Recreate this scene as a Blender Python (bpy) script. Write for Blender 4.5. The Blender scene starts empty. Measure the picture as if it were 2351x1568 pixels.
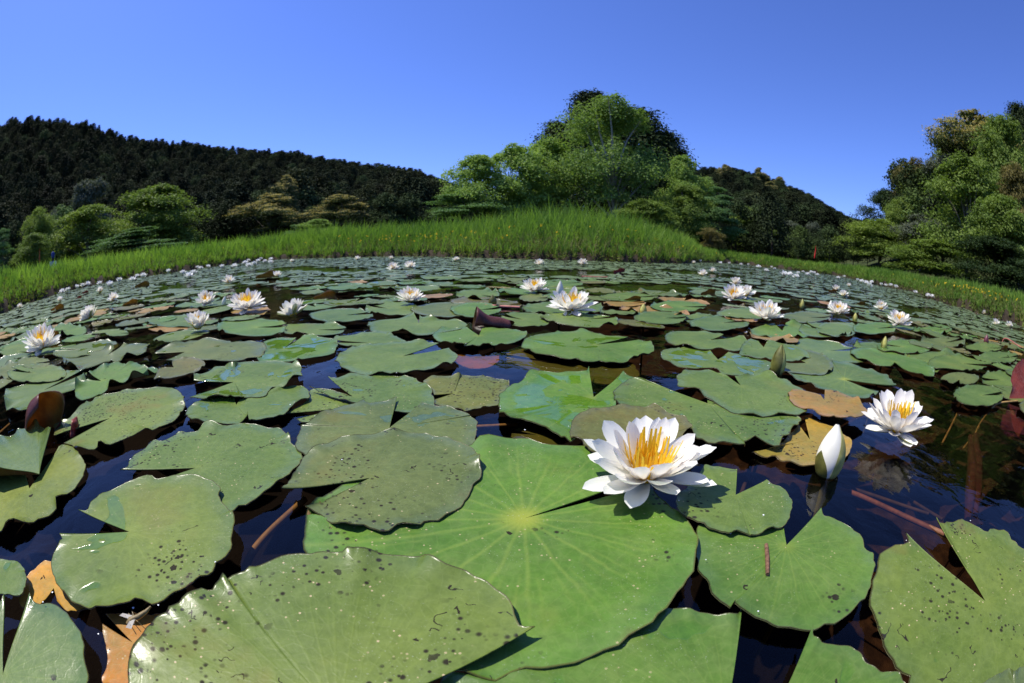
import bpy, math, random
import numpy as np
from mathutils import Matrix, Vector

random.seed(7)
rng = np.random.default_rng(7)
scene = bpy.context.scene
col = scene.collection

# ------------------------------------------------------------------ camera
CAM_H = 0.20
cam_data = bpy.data.cameras.new('camera')
cam = bpy.data.objects.new('camera', cam_data)
col.objects.link(cam)
scene.camera = cam
cam_data.type = 'PANO'
cam_data.sensor_fit = 'HORIZONTAL'
cam_data.sensor_width = 36.0
cam_data.sensor_height = 24.0
cam_data.lens = 15.8
for holder in (cam_data, getattr(cam_data, 'cycles', None)):
    if holder is None:
        continue
    try:
        holder.panorama_type = 'FISHEYE_EQUISOLID'
        holder.fisheye_lens = 15.8
        holder.fisheye_fov = math.radians(220)
    except Exception:
        pass
cam_data.clip_start = 0.005
cam_data.clip_end = 3000.0
cam.location = (0, 0, CAM_H)
cam.rotation_euler = (Matrix.Rotation(math.radians(90 - 12.1), 3, 'X') @ Matrix.Rotation(math.radians(0.9), 3, 'Z')).to_euler()
cam_data.dof.use_dof = True
cam_data.dof.focus_distance = 0.5
cam_data.dof.aperture_fstop = 14.0

# ------------------------------------------------------------------ sky and sun
SUN_EL = math.radians(62)
SUN_AZ = math.radians(-74)          # measured from the view direction (+Y), negative to the left
world = bpy.data.worlds.new('World')
scene.world = world
world.use_nodes = True
wn = world.node_tree
wn.nodes.clear()
w_out = wn.nodes.new('ShaderNodeOutputWorld')
w_bg = wn.nodes.new('ShaderNodeBackground')
w_sky = wn.nodes.new('ShaderNodeTexSky')
w_sky.sky_type = 'NISHITA'
w_sky.sun_disc = False
w_sky.sun_elevation = SUN_EL
w_sky.sun_rotation = SUN_AZ
w_sky.altitude = 300
w_sky.air_density = 1.0
w_sky.dust_density = 0.35
w_sky.ozone_density = 3.0
w_tint = wn.nodes.new('ShaderNodeMix')
w_tint.data_type = 'RGBA'
w_tint.blend_type = 'MULTIPLY'
w_tint.inputs[0].default_value = 1.0
w_tint.inputs[7].default_value = (0.60, 0.735, 1.32, 1)
wn.links.new(w_sky.outputs[0], w_tint.inputs[6])
wn.links.new(w_tint.outputs[2], w_bg.inputs[0])
w_bg.inputs[1].default_value = 0.135
wn.links.new(w_bg.outputs[0], w_out.inputs[0])

sun_data = bpy.data.lights.new('sun', 'SUN')
sun_data.energy = 5.0
sun_data.angle = math.radians(0.53)
sun_data.color = (1.0, 0.945, 0.85)
sun = bpy.data.objects.new('sun', sun_data)
col.objects.link(sun)
sun_dir = Vector((math.sin(SUN_AZ) * math.cos(SUN_EL), math.cos(SUN_AZ) * math.cos(SUN_EL), math.sin(SUN_EL)))
sun.rotation_euler = sun_dir.to_track_quat('Z', 'Y').to_euler()
sun.location = sun_dir * 50

vs = scene.view_settings
vs.view_transform = 'Standard'
vs.look = 'None'
vs.exposure = 0.2
vs.gamma = 1.0
vs.use_curve_mapping = False
scene.render.engine = 'CYCLES'
scene.cycles.use_denoising = True
scene.cycles.max_bounces = 8
scene.cycles.diffuse_bounces = 3
scene.cycles.glossy_bounces = 3
scene.cycles.transparent_max_bounces = 8
scene.cycles.caustics_reflective = False
scene.cycles.caustics_refractive = False
scene.cycles.sample_clamp_indirect = 4.0
PADS = {
 'bright': (3,(11,275),[116,335,113,368,95,396,68,400,55,400,36,403,22,414,10,415,-24,413,-35,407,-36,403,-97,360,-138,308,-151,257,-148,241,-143,227,-136,211,-108,173,-71,146,-43,133,-15,130,-5,129,2,133,7,135,21,135,36,138,55,145,65,153,77,157,96,178,107,187,118,202,126,219,132,239,134,249,133,266,130,279,119,305,122,323],{'col': 'bright'}),
 'bitten': (4,(-118,320),[-153,258,-146,257,-136,254,-129,247,-122,243,-115,242,-106,241,-101,247,-95,246,-88,243,-82,246,-80,251,-76,256,-68,253,-62,256,-59,263,-50,266,-44,276,-36,289,-32,302,-28,324,-25,332,-25,347,-26,363,-33,382,-43,395,-57,404,-65,415,-76,414,-88,423,-107,421,-125,420,-142,410,-153,406,-162,396,-172,395,-178,382,-187,369,-194,357,-194,342,-189,318,-188,296,-186,288,-185,279],{'col': 'dull','spot': 0.8}),
 'front': (5,(-72,90),[15,159,7,160,3,168,2,176,-3,187,-10,196,-20,203,-24,208,-38,212,-50,216,-61,219,-91,217,-98,218,-105,214,-120,210,-126,205,-135,204,-146,194,-155,183,-159,181,-168,171,-173,163,-169,169,-173,163,-178,157,-178,150,-185,148,-185,144,-187,135,-192,124,-192,117,-197,110,-196,105,-196,88,-195,76,-192,66,-186,55,-181,46,-164,29,-140,27,-112,37],{'col': 'olive','spot': 1.0}),
 'heart': (4,(-285,175),[-349,131,-340,127,-334,114,-328,103,-317,95,-305,88,-293,85,-279,84,-264,86,-250,88,-239,94,-228,102,-215,114,-206,123,-200,136,-194,148,-192,159,-188,163,-190,174,-191,177,-188,184,-188,192,-192,205,-200,221,-207,234,-215,237,-228,247,-239,256,-242,266,-251,271,-267,275,-282,275,-298,270,-313,264,-323,257,-334,255,-351,230,-358,214,-360,201,-358,188,-356,181,-352,173,-362,169],{'col': 'olive','spot': 0.45,'wet': 0.3}),
 'speckled': (2,(-302,299),[-329,252,-296,243,-262,237,-236,237,-220,243,-218,245,-210,260,-203,277,-198,291,-198,300,-198,311,-196,319,-196,341,-205,361,-218,377,-225,380,-232,392,-244,404,-261,415,-273,412,-295,417,-311,417,-306,420,-318,413,-335,400,-354,400,-365,397,-365,380,-381,370,-387,366,-387,351,-392,336,-404,335,-398,307,-398,291,-390,276,-383,265,-388,256],{'col': 'mid','spot': 0.6}),
 'edge_low': (1,(-486,166),[-566,197,-589,162,-695,126,-607,76,-477,69,-433,85,-427,91,-432,101,-427,110,-416,116,-414,126,-412,134,-408,151,-409,165,-419,174,-424,185,-421,198,-426,213,-431,225,-449,244,-474,257,-504,268,-538,274,-537,257],{'col': 'yellow','spot': 0.2}),
 'edge_high': (4,(-488,189),[-553,260,-583,265,-623,274,-650,274,-665,251,-685,208,-745,168,-680,115,-588,111,-530,139],{'col': 'mid','lift': 0.016,'gloss': 1}),
 'spotted_left': (2,(-541,367),[-542,268,-521,270,-491,264,-475,270,-467,279,-473,290,-460,294,-453,306,-448,326,-438,333,-436,345,-441,359,-431,360,-430,377,-424,394,-428,414,-433,430,-451,458,-473,478,-506,500,-542,509,-576,507,-614,482,-635,464,-667,436,-650,408,-641,388,-631,359,-622,327,-634,305,-612,293,-592,278,-581,298],{'col': 'olive','spot': 1.0}),
 'ruffled': (3,(-428,560),[-453,471,-415,472,-400,479,-384,480,-370,481,-363,492,-383,478,-377,486,-363,487,-362,502,-350,504,-339,512,-342,531,-345,549,-327,550,-319,557,-319,579,-315,591,-321,609,-329,620,-346,651,-369,677,-394,689,-433,688,-486,669,-482,638,-511,641,-524,632,-525,594,-540,584,-507,544],{'col': 'mid','spot': 0.7,'wet': 0.4,'ruf': 1}),
 'under_ruffled': (2,(-364,473),[-412,530,-436,498,-433,463,-435,448,-419,417,-427,426,-403,411,-376,403,-348,405,-318,413,-308,423,-330,410,-314,425,-293,441,-280,448,-274,457,-278,477,-275,498,-268,518,-274,531,-285,549,-308,572,-345,549,-385,536],{'col': 'mid','spot': 0.2,'wet': 0.2,'ruf': 1}),
 'under_spots': (0,(-221,500),[-257,454,-241,447,-201,451,-167,478,-145,500,-171,529,-184,531,-229,557,-265,567,-290,568,-277,530,-274,508,-277,486,-280,469],{'col': 'olive','spot': 1.0}),
 'tip_left': (2,(-210,536),[-288,559,-253,539,-211,518,-183,505,-157,493,-128,489,-102,496,-96,516,-98,537,-103,554,-109,577,-125,601,-147,627,-170,636,-202,648,-215,631,-237,641,-257,626,-265,613,-280,613],{'col': 'mid','spot': 0.8,'wet': 0.3}),
 'behind_bitten': (3,(-131,435),[-146,529,-155,517,-167,518,-180,510,-188,515,-192,506,-208,491,-219,469,-225,446,-230,425,-234,429,-230,409,-225,390,-219,375,-205,361,-177,346,-138,342,-96,356,-55,378,-37,399,-36,421,-35,440,-37,460,-47,477,-40,460,-50,483,-61,494,-76,504,-90,506,-97,508,-110,513],{'col': 'dull','spot': 0.7,'wet': 0.3}),
 'freckled': (1,(-77,572),[-100,543,-95,523,-85,520,-68,509,-56,501,-56,503,-47,507,-34,520,-15,529,-10,568,-3,608,-2,626,-12,640,-23,642,-37,656,-51,658,-78,662,-71,659,-96,651,-113,650,-127,631,-127,614,-111,589,-103,562],{'col': 'yellowish','spot': 1.0}),
 'vnotch': (3,(108,550),[123,684,116,664,106,667,88,667,73,660,57,666,43,671,30,658,11,614,0,608,-10,573,-16,549,-16,524,-16,512,-11,482,-4,467,7,471,16,468,33,451,44,434,50,428,56,416,64,411,77,442,111,477,125,496,136,539,141,569,140,562,158,591,180,612,201,617,202,635,188,641,176,644,175,659],{'col': 'bright','wet': 1.0,'spot': 0.05}),
 'wide_spotted': (4,(257,512),[205,593,194,607,190,618,177,621,161,604,141,574,135,541,133,537,133,510,162,505,189,466,198,436,194,406,199,394,211,388,221,393,231,385,244,380,196,393,213,388,222,392,230,380,240,383,248,378,260,383,272,378,279,371,285,371,299,384,314,393,336,410,353,425,364,444,316,464,281,497,279,569],{'col': 'mid','spot': 0.8,'wet': 0.3}),
 'behind_flower': (5,(123,395),[119,349,145,356,161,369,170,385,181,408,193,425,202,430,201,440,203,457,199,463,193,466,186,480,176,498,161,500,145,505,131,506,114,496,96,492,83,480,71,465,66,451,62,428,61,410,69,404,72,390,79,376,98,355],{'col': 'brownish','spot': 0.5}),
 'folded_rim': (5,(344,576),[342,627,334,647,328,671,308,665,293,668,274,655,258,636,243,601,236,574,242,553,255,548,256,528,265,514,270,496,273,475,282,466,294,456,308,450,336,452,351,452,363,444,380,451,395,460,418,497,447,536,451,564,448,577,455,605,438,609,434,630,415,631,389,625,355,620],{'col': 'mid','spot': 0.35}),
 'rusty': (6,(450,490),[456,508,455,521,445,534,431,544,409,532,395,518,386,499,382,475,387,461,391,447,401,433,414,422,431,416,453,414,480,421,496,432,505,450,515,480,511,497,506,515,495,528,485,532],{'col': 'rusty','spot': 0.2}),
 'orange_bud': (1,(349,390),[363,437,323,404,292,382,270,391,253,386,257,375,262,363,273,358,278,346,284,342,295,332,309,329,333,325,362,335,381,345,400,361,407,372,411,389,412,413,408,434,402,451,389,458],{'col': 'orange','spot': 0.8}),
 'beside_flower': (4,(187,286),[210,330,206,330,194,337,181,339,175,336,163,322,145,303,136,295,129,277,131,263,135,260,138,255,144,245,153,236,156,232,163,234,173,229,165,233,172,229,183,227,197,229,207,232,218,241,230,256,234,264,239,280,237,290,231,296,229,303],{'col': 'mid','spot': 0.3}),
 'twig': (3,(198,211),[208,235,207,245,170,265,154,256,138,253,131,232,126,219,120,203,120,196,121,184,123,174,128,161,127,166,129,162,134,156,140,150,147,144,153,138,163,132,172,127,183,125,191,124,201,126,207,127,218,133,225,134,240,145,250,154,256,162,264,174,262,178,265,186,270,199,269,210,266,220,260,229,254,236,258,246],{'col': 'bright2','spot': 0.25}),
 'corner_big': (3,(326,68),[308,178,303,168,298,165,288,171,276,170,265,165,255,158,242,146,231,136,225,127,225,118,216,106,213,94,211,83,208,70,208,60,209,54,202,46,215,3,246,-37,301,-67,365,-47,413,-3,446,47,436,93,444,107,442,116,425,130,415,130,410,144,403,160,386,164,376,169,364,167,361,173,364,178],{'col': 'olive','spot': 1.0,'wet': 0.3}),
 'bottom_mid': (2,(101,89),[138,164,133,158,128,157,122,160,116,164,109,168,103,172,96,175,73,168,45,158,13,147,-15,133,-30,128,-30,112,-19,90,7,71,50,61,78,56],{'col': 'bright2','spot': 0.3,'wet': 1.0}),
 'bottom_right': (4,(117,73),[120,25,152,8,180,7,197,24,202,44,203,58,203,64,200,69,194,73,191,80,189,87,188,96,184,102,173,108,169,114,168,120,172,128],{'col': 'bright2','spot': 0.2,'wet': 0.6}),
 'corner_small': (5,(272,-25),[237,-10,255,-53,301,-75,313,-46,298,-8,283,-3,284,3,280,5,265,10,254,13],{'col': 'dull','gloss': 1}),
 'shiny_corner': (3,(-279,-12),[-337,41,-335,30,-341,-8,-307,-49,-276,-65,-244,-48,-222,-28,-202,1,-205,24,-214,38,-220,46,-226,49,-233,55,-237,62,-244,66,-252,69,-263,72,-271,72,-282,72,-291,70,-300,63,-308,60,-315,63],{'col': 'mid','gloss': 1,'spot': 0.05}),
 'edge_small': (4,(-367,49),[-400,37,-368,26,-343,37,-336,42,-328,48,-323,55,-328,65,-335,72,-348,76,-362,76,-374,70,-384,63],{'col': 'mid','spot': 0.1,'wet': 0.5}),
 'orange_notch': (0,(-314,86),[-296,77,-280,77,-272,87,-268,95,-276,111,-299,118,-337,114,-345,107,-352,100,-352,88,-352,78,-347,68,-339,59,-339,54,-330,49,-316,50,-312,58,-309,68],{'col': 'amber','spot': 0.5}),
 'sunk_amber': (0,(-213,88),[-245,87,-236,78,-225,69,-218,59,-213,47,-196,56,-191,63,-191,92,-199,119,-206,123,-210,120,-233,107,-249,96],{'col': 'amber2','spot': 0.6}),
 'two_tone': (2,(171,884),[259,956,238,976,209,987,191,1018,165,1037,130,1013,103,1003,76,988,50,966,31,923,19,868,31,830,38,795,53,779,72,768,87,756,100,749,113,762,121,746,140,743,155,755,164,744,197,745,216,770,228,766,254,797,279,825,289,866,294,903,274,925],{'col': 'bright2','spot': 0.2,'wet': 0.5}),
 'sunk_olive': (-1,(119,755),[-12,812,-8,771,1,772,17,743,33,712,45,690,78,661,126,653,155,650,178,662,212,693,218,735,220,781,169,877,77,872,37,879,19,883,1,862,-12,838],{'col': 'yellowish','spot': 0.2,'wet': 0.5}),
 'under_curl': (2,(-72,957),[-108,1049,-131,1040,-164,1052,-174,981,-168,931,-138,877,-107,854,-91,845,-99,848,-55,851,-30,865,-1,888,17,922,32,959,31,997,11,1023,-15,1049,-42,1047,-71,1044],{'col': 'bright2','spot': 0.1}),
 'long_slit': (3,(-193,751),[-142,851,-160,860,-183,863,-214,866,-252,858,-282,840,-309,827,-315,783,-314,748,-306,708,-294,686,-268,661,-241,641,-220,634,-190,638,-165,644,-141,655,-122,670,-105,691,-97,720,-94,759,-103,784,-117,809],{'col': 'mid','spot': 0.35}),
 'behind_slit': (2,(-291,866),[-368,849,-328,831,-281,835,-235,839,-215,872,-238,915,-274,962,-300,980,-328,978,-348,957,-371,943,-390,929,-387,881],{'col': 'mid'}),
 'pale_star': (2,(-236,1103),[-288,1273,-301,1200,-325,1170,-354,1160,-372,1106,-354,1042,-327,985,-285,974,-253,963,-221,959,-189,954,-156,982,-127,1012,-111,1056,-120,1119,-169,1159,-217,1175,-250,1202,-263,1242],{'col': 'mid','ruf': 0.6}),
 'pool': (1,(-468,809),[-489,909,-513,908,-550,912,-556,868,-512,805,-489,758,-480,713,-442,702,-404,707,-380,726,-354,746,-340,774,-359,850,-386,904,-415,914,-458,930,-478,923],{'col': 'bright2','wet': 1.0}),
 'long_left': (2,(-705,742),[-696,664,-677,672,-641,686,-590,684,-540,679,-483,679,-504,648,-499,668,-492,698,-477,717,-480,739,-505,795,-532,824,-564,844,-592,848,-628,851,-601,853,-625,840,-685,872,-740,869,-757,842,-775,815,-794,777,-802,742,-787,711],{'col': 'dull','spot': 0.6,'wet': 0.3}),
 'tan_edge': (3,(-623,615),[-646,610,-650,593,-623,560,-605,536,-592,545,-574,556,-559,573,-545,590,-546,620,-570,656,-600,678,-634,687,-651,675,-668,659,-637,625],{'col': 'brownish','spot': 0.1}),
 'curly_left': (3,(-736,497),[-776,487,-768,452,-727,416,-677,400,-661,429,-663,448,-680,483,-664,501,-661,530,-620,525,-632,559,-633,573,-670,606,-692,602,-730,612,-768,624,-775,604,-825,619,-843,611,-833,584,-848,563,-824,524],{'col': 'bright2','ruf': 1.5,'spot': 0.1}),
 'behind_brown': (2,(-862,407),[-888,564,-888,545,-915,530,-953,512,-952,467,-982,424,-1003,374,-968,338,-906,308,-832,290,-793,306,-773,326,-774,344,-797,375,-779,415,-770,453,-785,486,-842,529],{'col': 'mid','ruf': 1,'gloss': 0.6}),
 'silver_left': (2,(-951,677),[-983,732,-1035,714,-1073,696,-1094,656,-1100,607,-1001,560,-948,532,-915,549,-892,582,-885,623,-834,622,-843,661,-827,695,-838,726,-851,759,-898,798,-960,799,-981,771],{'col': 'dull','ruf': 1.2,'gloss': 0.6}),
 'slit_right': (3,(457,940),[523,999,507,1033,476,1052,426,1046,382,1019,348,962,340,901,355,864,376,844,414,836,442,847,462,828,504,850,541,880,558,929,553,968,515,958],{'col': 'mid','spot': 0.3}),
 'wet_blue': (2,(394,765),[409,836,383,860,345,863,313,847,285,807,278,772,284,731,305,702,338,701,354,686,355,652,381,651,397,637,426,642,464,683,502,730,499,766,481,784,466,808,446,822],{'col': 'mid','wet': 1.0}),
 'vnotch_small': (3,(568,870),[589,931,585,964,540,915,480,833,464,793,484,765,512,752,539,738,572,742,625,770,645,780,670,828,675,875,667,899,647,923,623,940],{'col': 'mid','wet': 0.4}),
 'behind_greenbud': (2,(601,737),[528,730,498,682,504,666,528,661,551,652,585,653,626,675,658,708,691,754,710,795,707,828,683,845,603,785],{'col': 'dull'}),
 'yellow_heart': (1,(618,623),[716,555,748,597,768,637,766,682,747,716,721,751,699,762,698,754,613,710,497,675,493,639,500,611,507,584,523,569,538,555,545,535,563,526,577,518,604,519,628,527],{'col': 'bluish','spot': 0.1,'yc': 1}),
 'front_slit': (2,(920,735),[859,642,874,626,895,610,937,605,1000,643,1045,695,1061,753,1041,803,1024,843,974,842,970,868,954,888,889,873,839,840,810,804,802,760,803,719,823,688,840,682],{'col': 'bright2'}),
 'mid00': (1,(-399,1389),[-486,1414,-468,1358,-443,1307,-415,1267,-386,1240,-358,1225,-333,1225,-313,1238,-299,1264,-293,1302,-295,1350,-305,1405,-325,1461,-353,1514,-386,1556,-422,1581,-454,1585,-479,1567,-494,1529,-497,1478],{'col': 'mid','ruf': 0.8,'spot': 0.25}),
 'mid01': (2,(-187,1351),[-102,1419,-126,1461,-160,1493,-199,1511,-238,1511,-274,1494,-301,1462,-316,1420,-319,1373,-310,1325,-291,1283,-265,1249,-234,1225,-202,1213,-170,1213,-140,1224,-115,1247,-97,1280,-88,1321,-88,1367],{'col': 'dull','ruf': 0.3,'spot': 0.25}),
 'mid02': (3,(-485,1216),[-427,1274,-459,1306,-496,1331,-535,1344,-571,1343,-599,1328,-615,1301,-619,1266,-610,1228,-590,1189,-562,1155,-530,1129,-496,1111,-463,1102,-434,1104,-411,1115,-395,1135,-387,1162,-389,1196,-402,1233],{'col': 'bluish','ruf': 0.3,'spot': 0.25}),
 'mid03': (1,(-484,1017),[-403,1022,-417,1047,-439,1071,-469,1090,-503,1102,-537,1107,-568,1102,-592,1088,-606,1068,-608,1043,-599,1017,-580,992,-554,970,-524,955,-493,945,-463,943,-437,947,-417,958,-403,974,-398,995],{'col': 'mid','ruf': 0.8,'spot': 0.25}),
 'mid04': (2,(-683,1032),[-594,1056,-628,1096,-672,1133,-722,1162,-773,1178,-818,1179,-851,1164,-868,1135,-866,1096,-846,1052,-813,1010,-771,973,-726,944,-681,925,-640,916,-606,918,-581,929,-566,949,-562,978,-570,1013],{'col': 'bright2','ruf': 0.3,'spot': 0.25}),
 'mid05': (3,(-1057,477),[-1210,451,-1169,433,-1118,421,-1062,416,-1009,416,-961,422,-924,432,-897,446,-884,462,-883,479,-897,497,-923,515,-962,530,-1011,541,-1067,547,-1124,546,-1176,536,-1215,520,-1236,499,-1236,476],{'col': 'mid','ruf': 0.3,'spot': 0.25}),
 'mid06': (1,(-1184,471),[-1080,475,-1107,492,-1144,508,-1189,521,-1238,531,-1287,534,-1329,532,-1360,522,-1374,507,-1370,488,-1348,468,-1312,450,-1267,435,-1219,424,-1172,419,-1130,418,-1097,423,-1075,431,-1063,443,-1064,457],{'col': 'dull','ruf': 0.8,'spot': 0.25}),
 'mid07': (2,(-1052,1133),[-955,1178,-1013,1207,-1082,1232,-1156,1248,-1227,1252,-1285,1243,-1322,1222,-1330,1191,-1310,1154,-1265,1117,-1204,1084,-1134,1058,-1065,1041,-1003,1033,-950,1034,-911,1043,-886,1060,-876,1083,-884,1111,-908,1142],{'col': 'bluish','ruf': 0.3,'spot': 0.25}),
 'mid08': (3,(-1198,919),[-1149,928,-1173,942,-1200,954,-1229,963,-1257,968,-1280,967,-1296,962,-1304,952,-1301,939,-1288,924,-1268,909,-1242,896,-1214,885,-1186,877,-1161,874,-1141,875,-1126,880,-1120,888,-1121,899,-1130,913],{'col': 'mid','ruf': 0.3,'spot': 0.25}),
 'mid09': (1,(-1691,983),[-1782,947,-1703,919,-1628,900,-1562,889,-1509,887,-1474,894,-1456,908,-1457,930,-1478,957,-1518,988,-1574,1020,-1645,1052,-1724,1079,-1804,1098,-1876,1107,-1929,1102,-1957,1085,-1953,1057,-1920,1022,-1863,985],{'col': 'bright2','ruf': 0.8,'spot': 0.25}),
 'mid10': (2,(-1532,638),[-1383,645,-1433,670,-1499,695,-1577,716,-1660,731,-1739,737,-1804,733,-1844,718,-1852,693,-1829,664,-1778,633,-1707,605,-1628,583,-1548,568,-1476,560,-1416,560,-1372,566,-1345,579,-1337,596,-1348,618],{'col': 'mid','ruf': 0.3,'spot': 0.25}),
 'mid11': (3,(-1182,547),[-1118,570,-1150,581,-1188,589,-1229,593,-1268,593,-1302,587,-1325,576,-1335,563,-1330,547,-1311,532,-1281,519,-1244,508,-1203,502,-1164,501,-1130,503,-1103,509,-1085,518,-1076,529,-1079,542,-1091,555],{'col': 'dull','ruf': 0.3,'spot': 0.25}),
 'mid12': (1,(178,1439),[289,1559,260,1590,219,1606,172,1602,125,1581,84,1545,53,1499,35,1449,30,1401,38,1358,56,1323,83,1299,116,1287,153,1288,191,1301,229,1326,262,1363,288,1408,304,1458,305,1509],{'col': 'bluish','ruf': 0.8,'spot': 0.25}),
 'mid13': (2,(29,1183),[-30,1212,-34,1174,-30,1139,-21,1109,-7,1086,11,1072,30,1068,50,1073,69,1088,86,1111,98,1142,106,1178,107,1216,100,1252,87,1282,68,1302,45,1309,20,1302,-1,1282,-19,1252],{'col': 'mid','ruf': 0.3,'spot': 0.25}),
 'mid14': (3,(-102,1339),[-40,1395,-54,1438,-74,1473,-100,1495,-127,1500,-152,1488,-173,1460,-186,1420,-191,1374,-188,1327,-177,1284,-162,1248,-142,1221,-121,1206,-99,1202,-78,1210,-60,1229,-45,1259,-36,1298,-34,1342],{'col': 'bright2','ruf': 0.3,'spot': 0.25}),
 'mid15': (1,(-131,1790),[-56,1743,-53,1803,-58,1867,-72,1929,-95,1980,-123,2015,-154,2028,-183,2016,-208,1983,-225,1931,-232,1870,-230,1806,-219,1745,-202,1693,-181,1654,-156,1629,-131,1620,-107,1627,-86,1649,-68,1687],{'col': 'mid','ruf': 0.8,'spot': 0.25}),
 'mid16': (2,(86,1691),[136,1723,134,1763,125,1796,112,1820,95,1831,76,1827,58,1809,42,1780,31,1742,25,1701,25,1661,29,1625,38,1597,51,1577,66,1568,82,1571,98,1584,112,1607,124,1639,133,1677],{'col': 'dull','ruf': 0.3,'spot': 0.25}),
 'mid17': (3,(449,1257),[536,1276,548,1318,549,1355,539,1383,517,1399,487,1400,453,1386,419,1359,388,1324,364,1284,349,1245,343,1208,345,1178,356,1156,373,1144,397,1141,425,1149,455,1168,485,1195,512,1231],{'col': 'bluish','ruf': 0.3,'spot': 0.25}),
 'mid18': (1,(571,1278),[506,1234,504,1207,508,1188,519,1178,535,1177,556,1185,579,1203,604,1228,627,1261,647,1297,662,1334,668,1367,665,1392,654,1406,634,1407,609,1396,582,1372,556,1341,534,1306,517,1270],{'col': 'mid','ruf': 0.8,'spot': 0.25}),
 'mid19': (2,(628,1565),[753,1603,771,1656,773,1702,758,1735,727,1750,685,1745,637,1722,589,1684,546,1636,513,1585,491,1535,482,1490,484,1454,498,1429,522,1416,555,1416,593,1430,635,1457,678,1495,718,1543],{'col': 'bright2','ruf': 0.3,'spot': 0.25}),
 'mid20': (3,(494,1803),[635,1900,627,1943,603,1971,565,1981,519,1972,470,1946,424,1905,385,1856,358,1804,343,1754,341,1709,351,1674,372,1651,402,1641,439,1645,480,1663,523,1694,564,1736,599,1787,624,1841],{'col': 'mid','ruf': 0.3,'spot': 0.25}),
 'mid21': (1,(15,2619),[99,2612,103,2680,97,2748,81,2808,56,2850,23,2870,-11,2864,-44,2833,-70,2782,-87,2718,-94,2650,-91,2584,-80,2526,-62,2481,-39,2450,-13,2436,14,2438,40,2458,64,2493,84,2543],{'col': 'dull','ruf': 0.8,'spot': 0.25}),
 'mid22': (2,(626,1211),[758,1297,753,1331,733,1352,699,1358,657,1346,612,1321,570,1285,535,1243,509,1201,494,1161,490,1128,497,1102,513,1086,538,1081,570,1086,607,1101,647,1128,686,1163,720,1205,745,1250],{'col': 'bluish','ruf': 0.3,'spot': 0.25}),
 'mid23': (3,(854,1423),[1005,1445,1043,1496,1060,1543,1052,1578,1020,1597,968,1597,906,1578,842,1545,783,1503,735,1458,701,1413,682,1373,677,1339,686,1315,707,1300,740,1295,783,1302,835,1321,891,1351,948,1391],{'col': 'mid','ruf': 0.3,'spot': 0.25}),
 'mid24': (1,(798,1124),[842,1239,785,1212,733,1177,690,1137,660,1098,642,1063,639,1033,648,1010,670,997,702,993,744,999,792,1016,843,1043,893,1078,937,1119,968,1162,982,1202,974,1233,946,1252,902,1254],{'col': 'bright2','ruf': 0.8,'spot': 0.25}),
 'mid25': (2,(1010,1163),[918,1185,877,1140,853,1100,843,1068,849,1044,870,1030,903,1027,949,1035,1004,1054,1066,1085,1129,1126,1187,1174,1233,1226,1257,1273,1256,1309,1228,1329,1178,1330,1113,1311,1044,1278,979,1236],{'col': 'mid','ruf': 0.3,'spot': 0.25}),
 'mid26': (3,(1139,1420),[1312,1466,1350,1518,1364,1561,1351,1590,1312,1600,1254,1589,1186,1562,1118,1522,1055,1476,1005,1428,969,1383,948,1345,944,1315,954,1294,979,1284,1016,1286,1066,1299,1124,1325,1188,1362,1251,1408],{'col': 'dull','ruf': 0.3,'spot': 0.25}),
 'mid27': (1,(950,872),[882,883,852,852,834,825,827,803,832,787,848,778,873,777,907,784,948,798,992,821,1037,850,1076,883,1105,917,1120,947,1118,970,1098,981,1063,981,1019,968,971,946,925,918],{'col': 'bluish','ruf': 0.8,'spot': 0.25}),
 'mid28': (2,(1090,1166),[1188,1163,1241,1216,1282,1269,1303,1315,1300,1346,1273,1358,1225,1350,1165,1322,1101,1281,1040,1233,988,1183,949,1135,924,1094,913,1062,918,1040,936,1030,968,1031,1011,1045,1063,1072,1121,1109],{'col': 'mid','ruf': 0.3,'spot': 0.25}),
 'mid29': (3,(1374,1229),[1603,1311,1625,1352,1616,1380,1577,1391,1515,1382,1440,1358,1363,1322,1291,1279,1230,1235,1186,1194,1158,1157,1148,1128,1155,1108,1179,1098,1218,1098,1271,1110,1336,1132,1408,1166,1482,1208,1548,1256],{'col': 'bright2','ruf': 0.3,'spot': 0.25}),
 'mid30': (1,(1094,741),[963,760,928,731,910,704,909,681,926,663,958,651,1006,645,1066,648,1137,658,1213,677,1286,705,1347,739,1385,775,1394,809,1370,836,1318,850,1248,852,1168,841,1091,820,1023,793],{'col': 'mid','ruf': 0.8,'spot': 0.25}),
 'mid31': (2,(1020,564),[963,528,993,525,1028,527,1065,532,1100,542,1131,555,1152,570,1161,585,1156,599,1139,610,1111,616,1075,618,1037,614,1001,606,969,595,944,582,928,569,922,556,925,544,938,535],{'col': 'dull','ruf': 0.3,'spot': 0.25}),
 'mid32': (3,(946,444),[1084,441,1098,462,1094,481,1073,497,1037,507,992,510,944,506,899,496,859,482,829,466,809,449,801,433,804,418,818,406,843,397,877,392,918,391,963,395,1009,405,1050,420],{'col': 'bluish','ruf': 0.3,'spot': 0.25}),
 'mid33': (1,(1265,533),[1124,540,1103,520,1098,502,1108,486,1135,474,1176,466,1229,463,1292,467,1359,477,1425,493,1481,515,1519,540,1532,565,1518,587,1479,602,1421,609,1353,607,1283,597,1220,582,1167,563],{'col': 'mid','ruf': 0.8,'spot': 0.25}),
 'mid34': (2,(1172,915),[1043,921,1010,892,995,866,996,845,1014,830,1048,822,1095,821,1154,829,1221,844,1291,868,1356,899,1408,933,1438,968,1442,997,1417,1017,1368,1026,1303,1022,1231,1007,1160,984,1097,955],{'col': 'bright2','ruf': 0.3,'spot': 0.25}),
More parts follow.
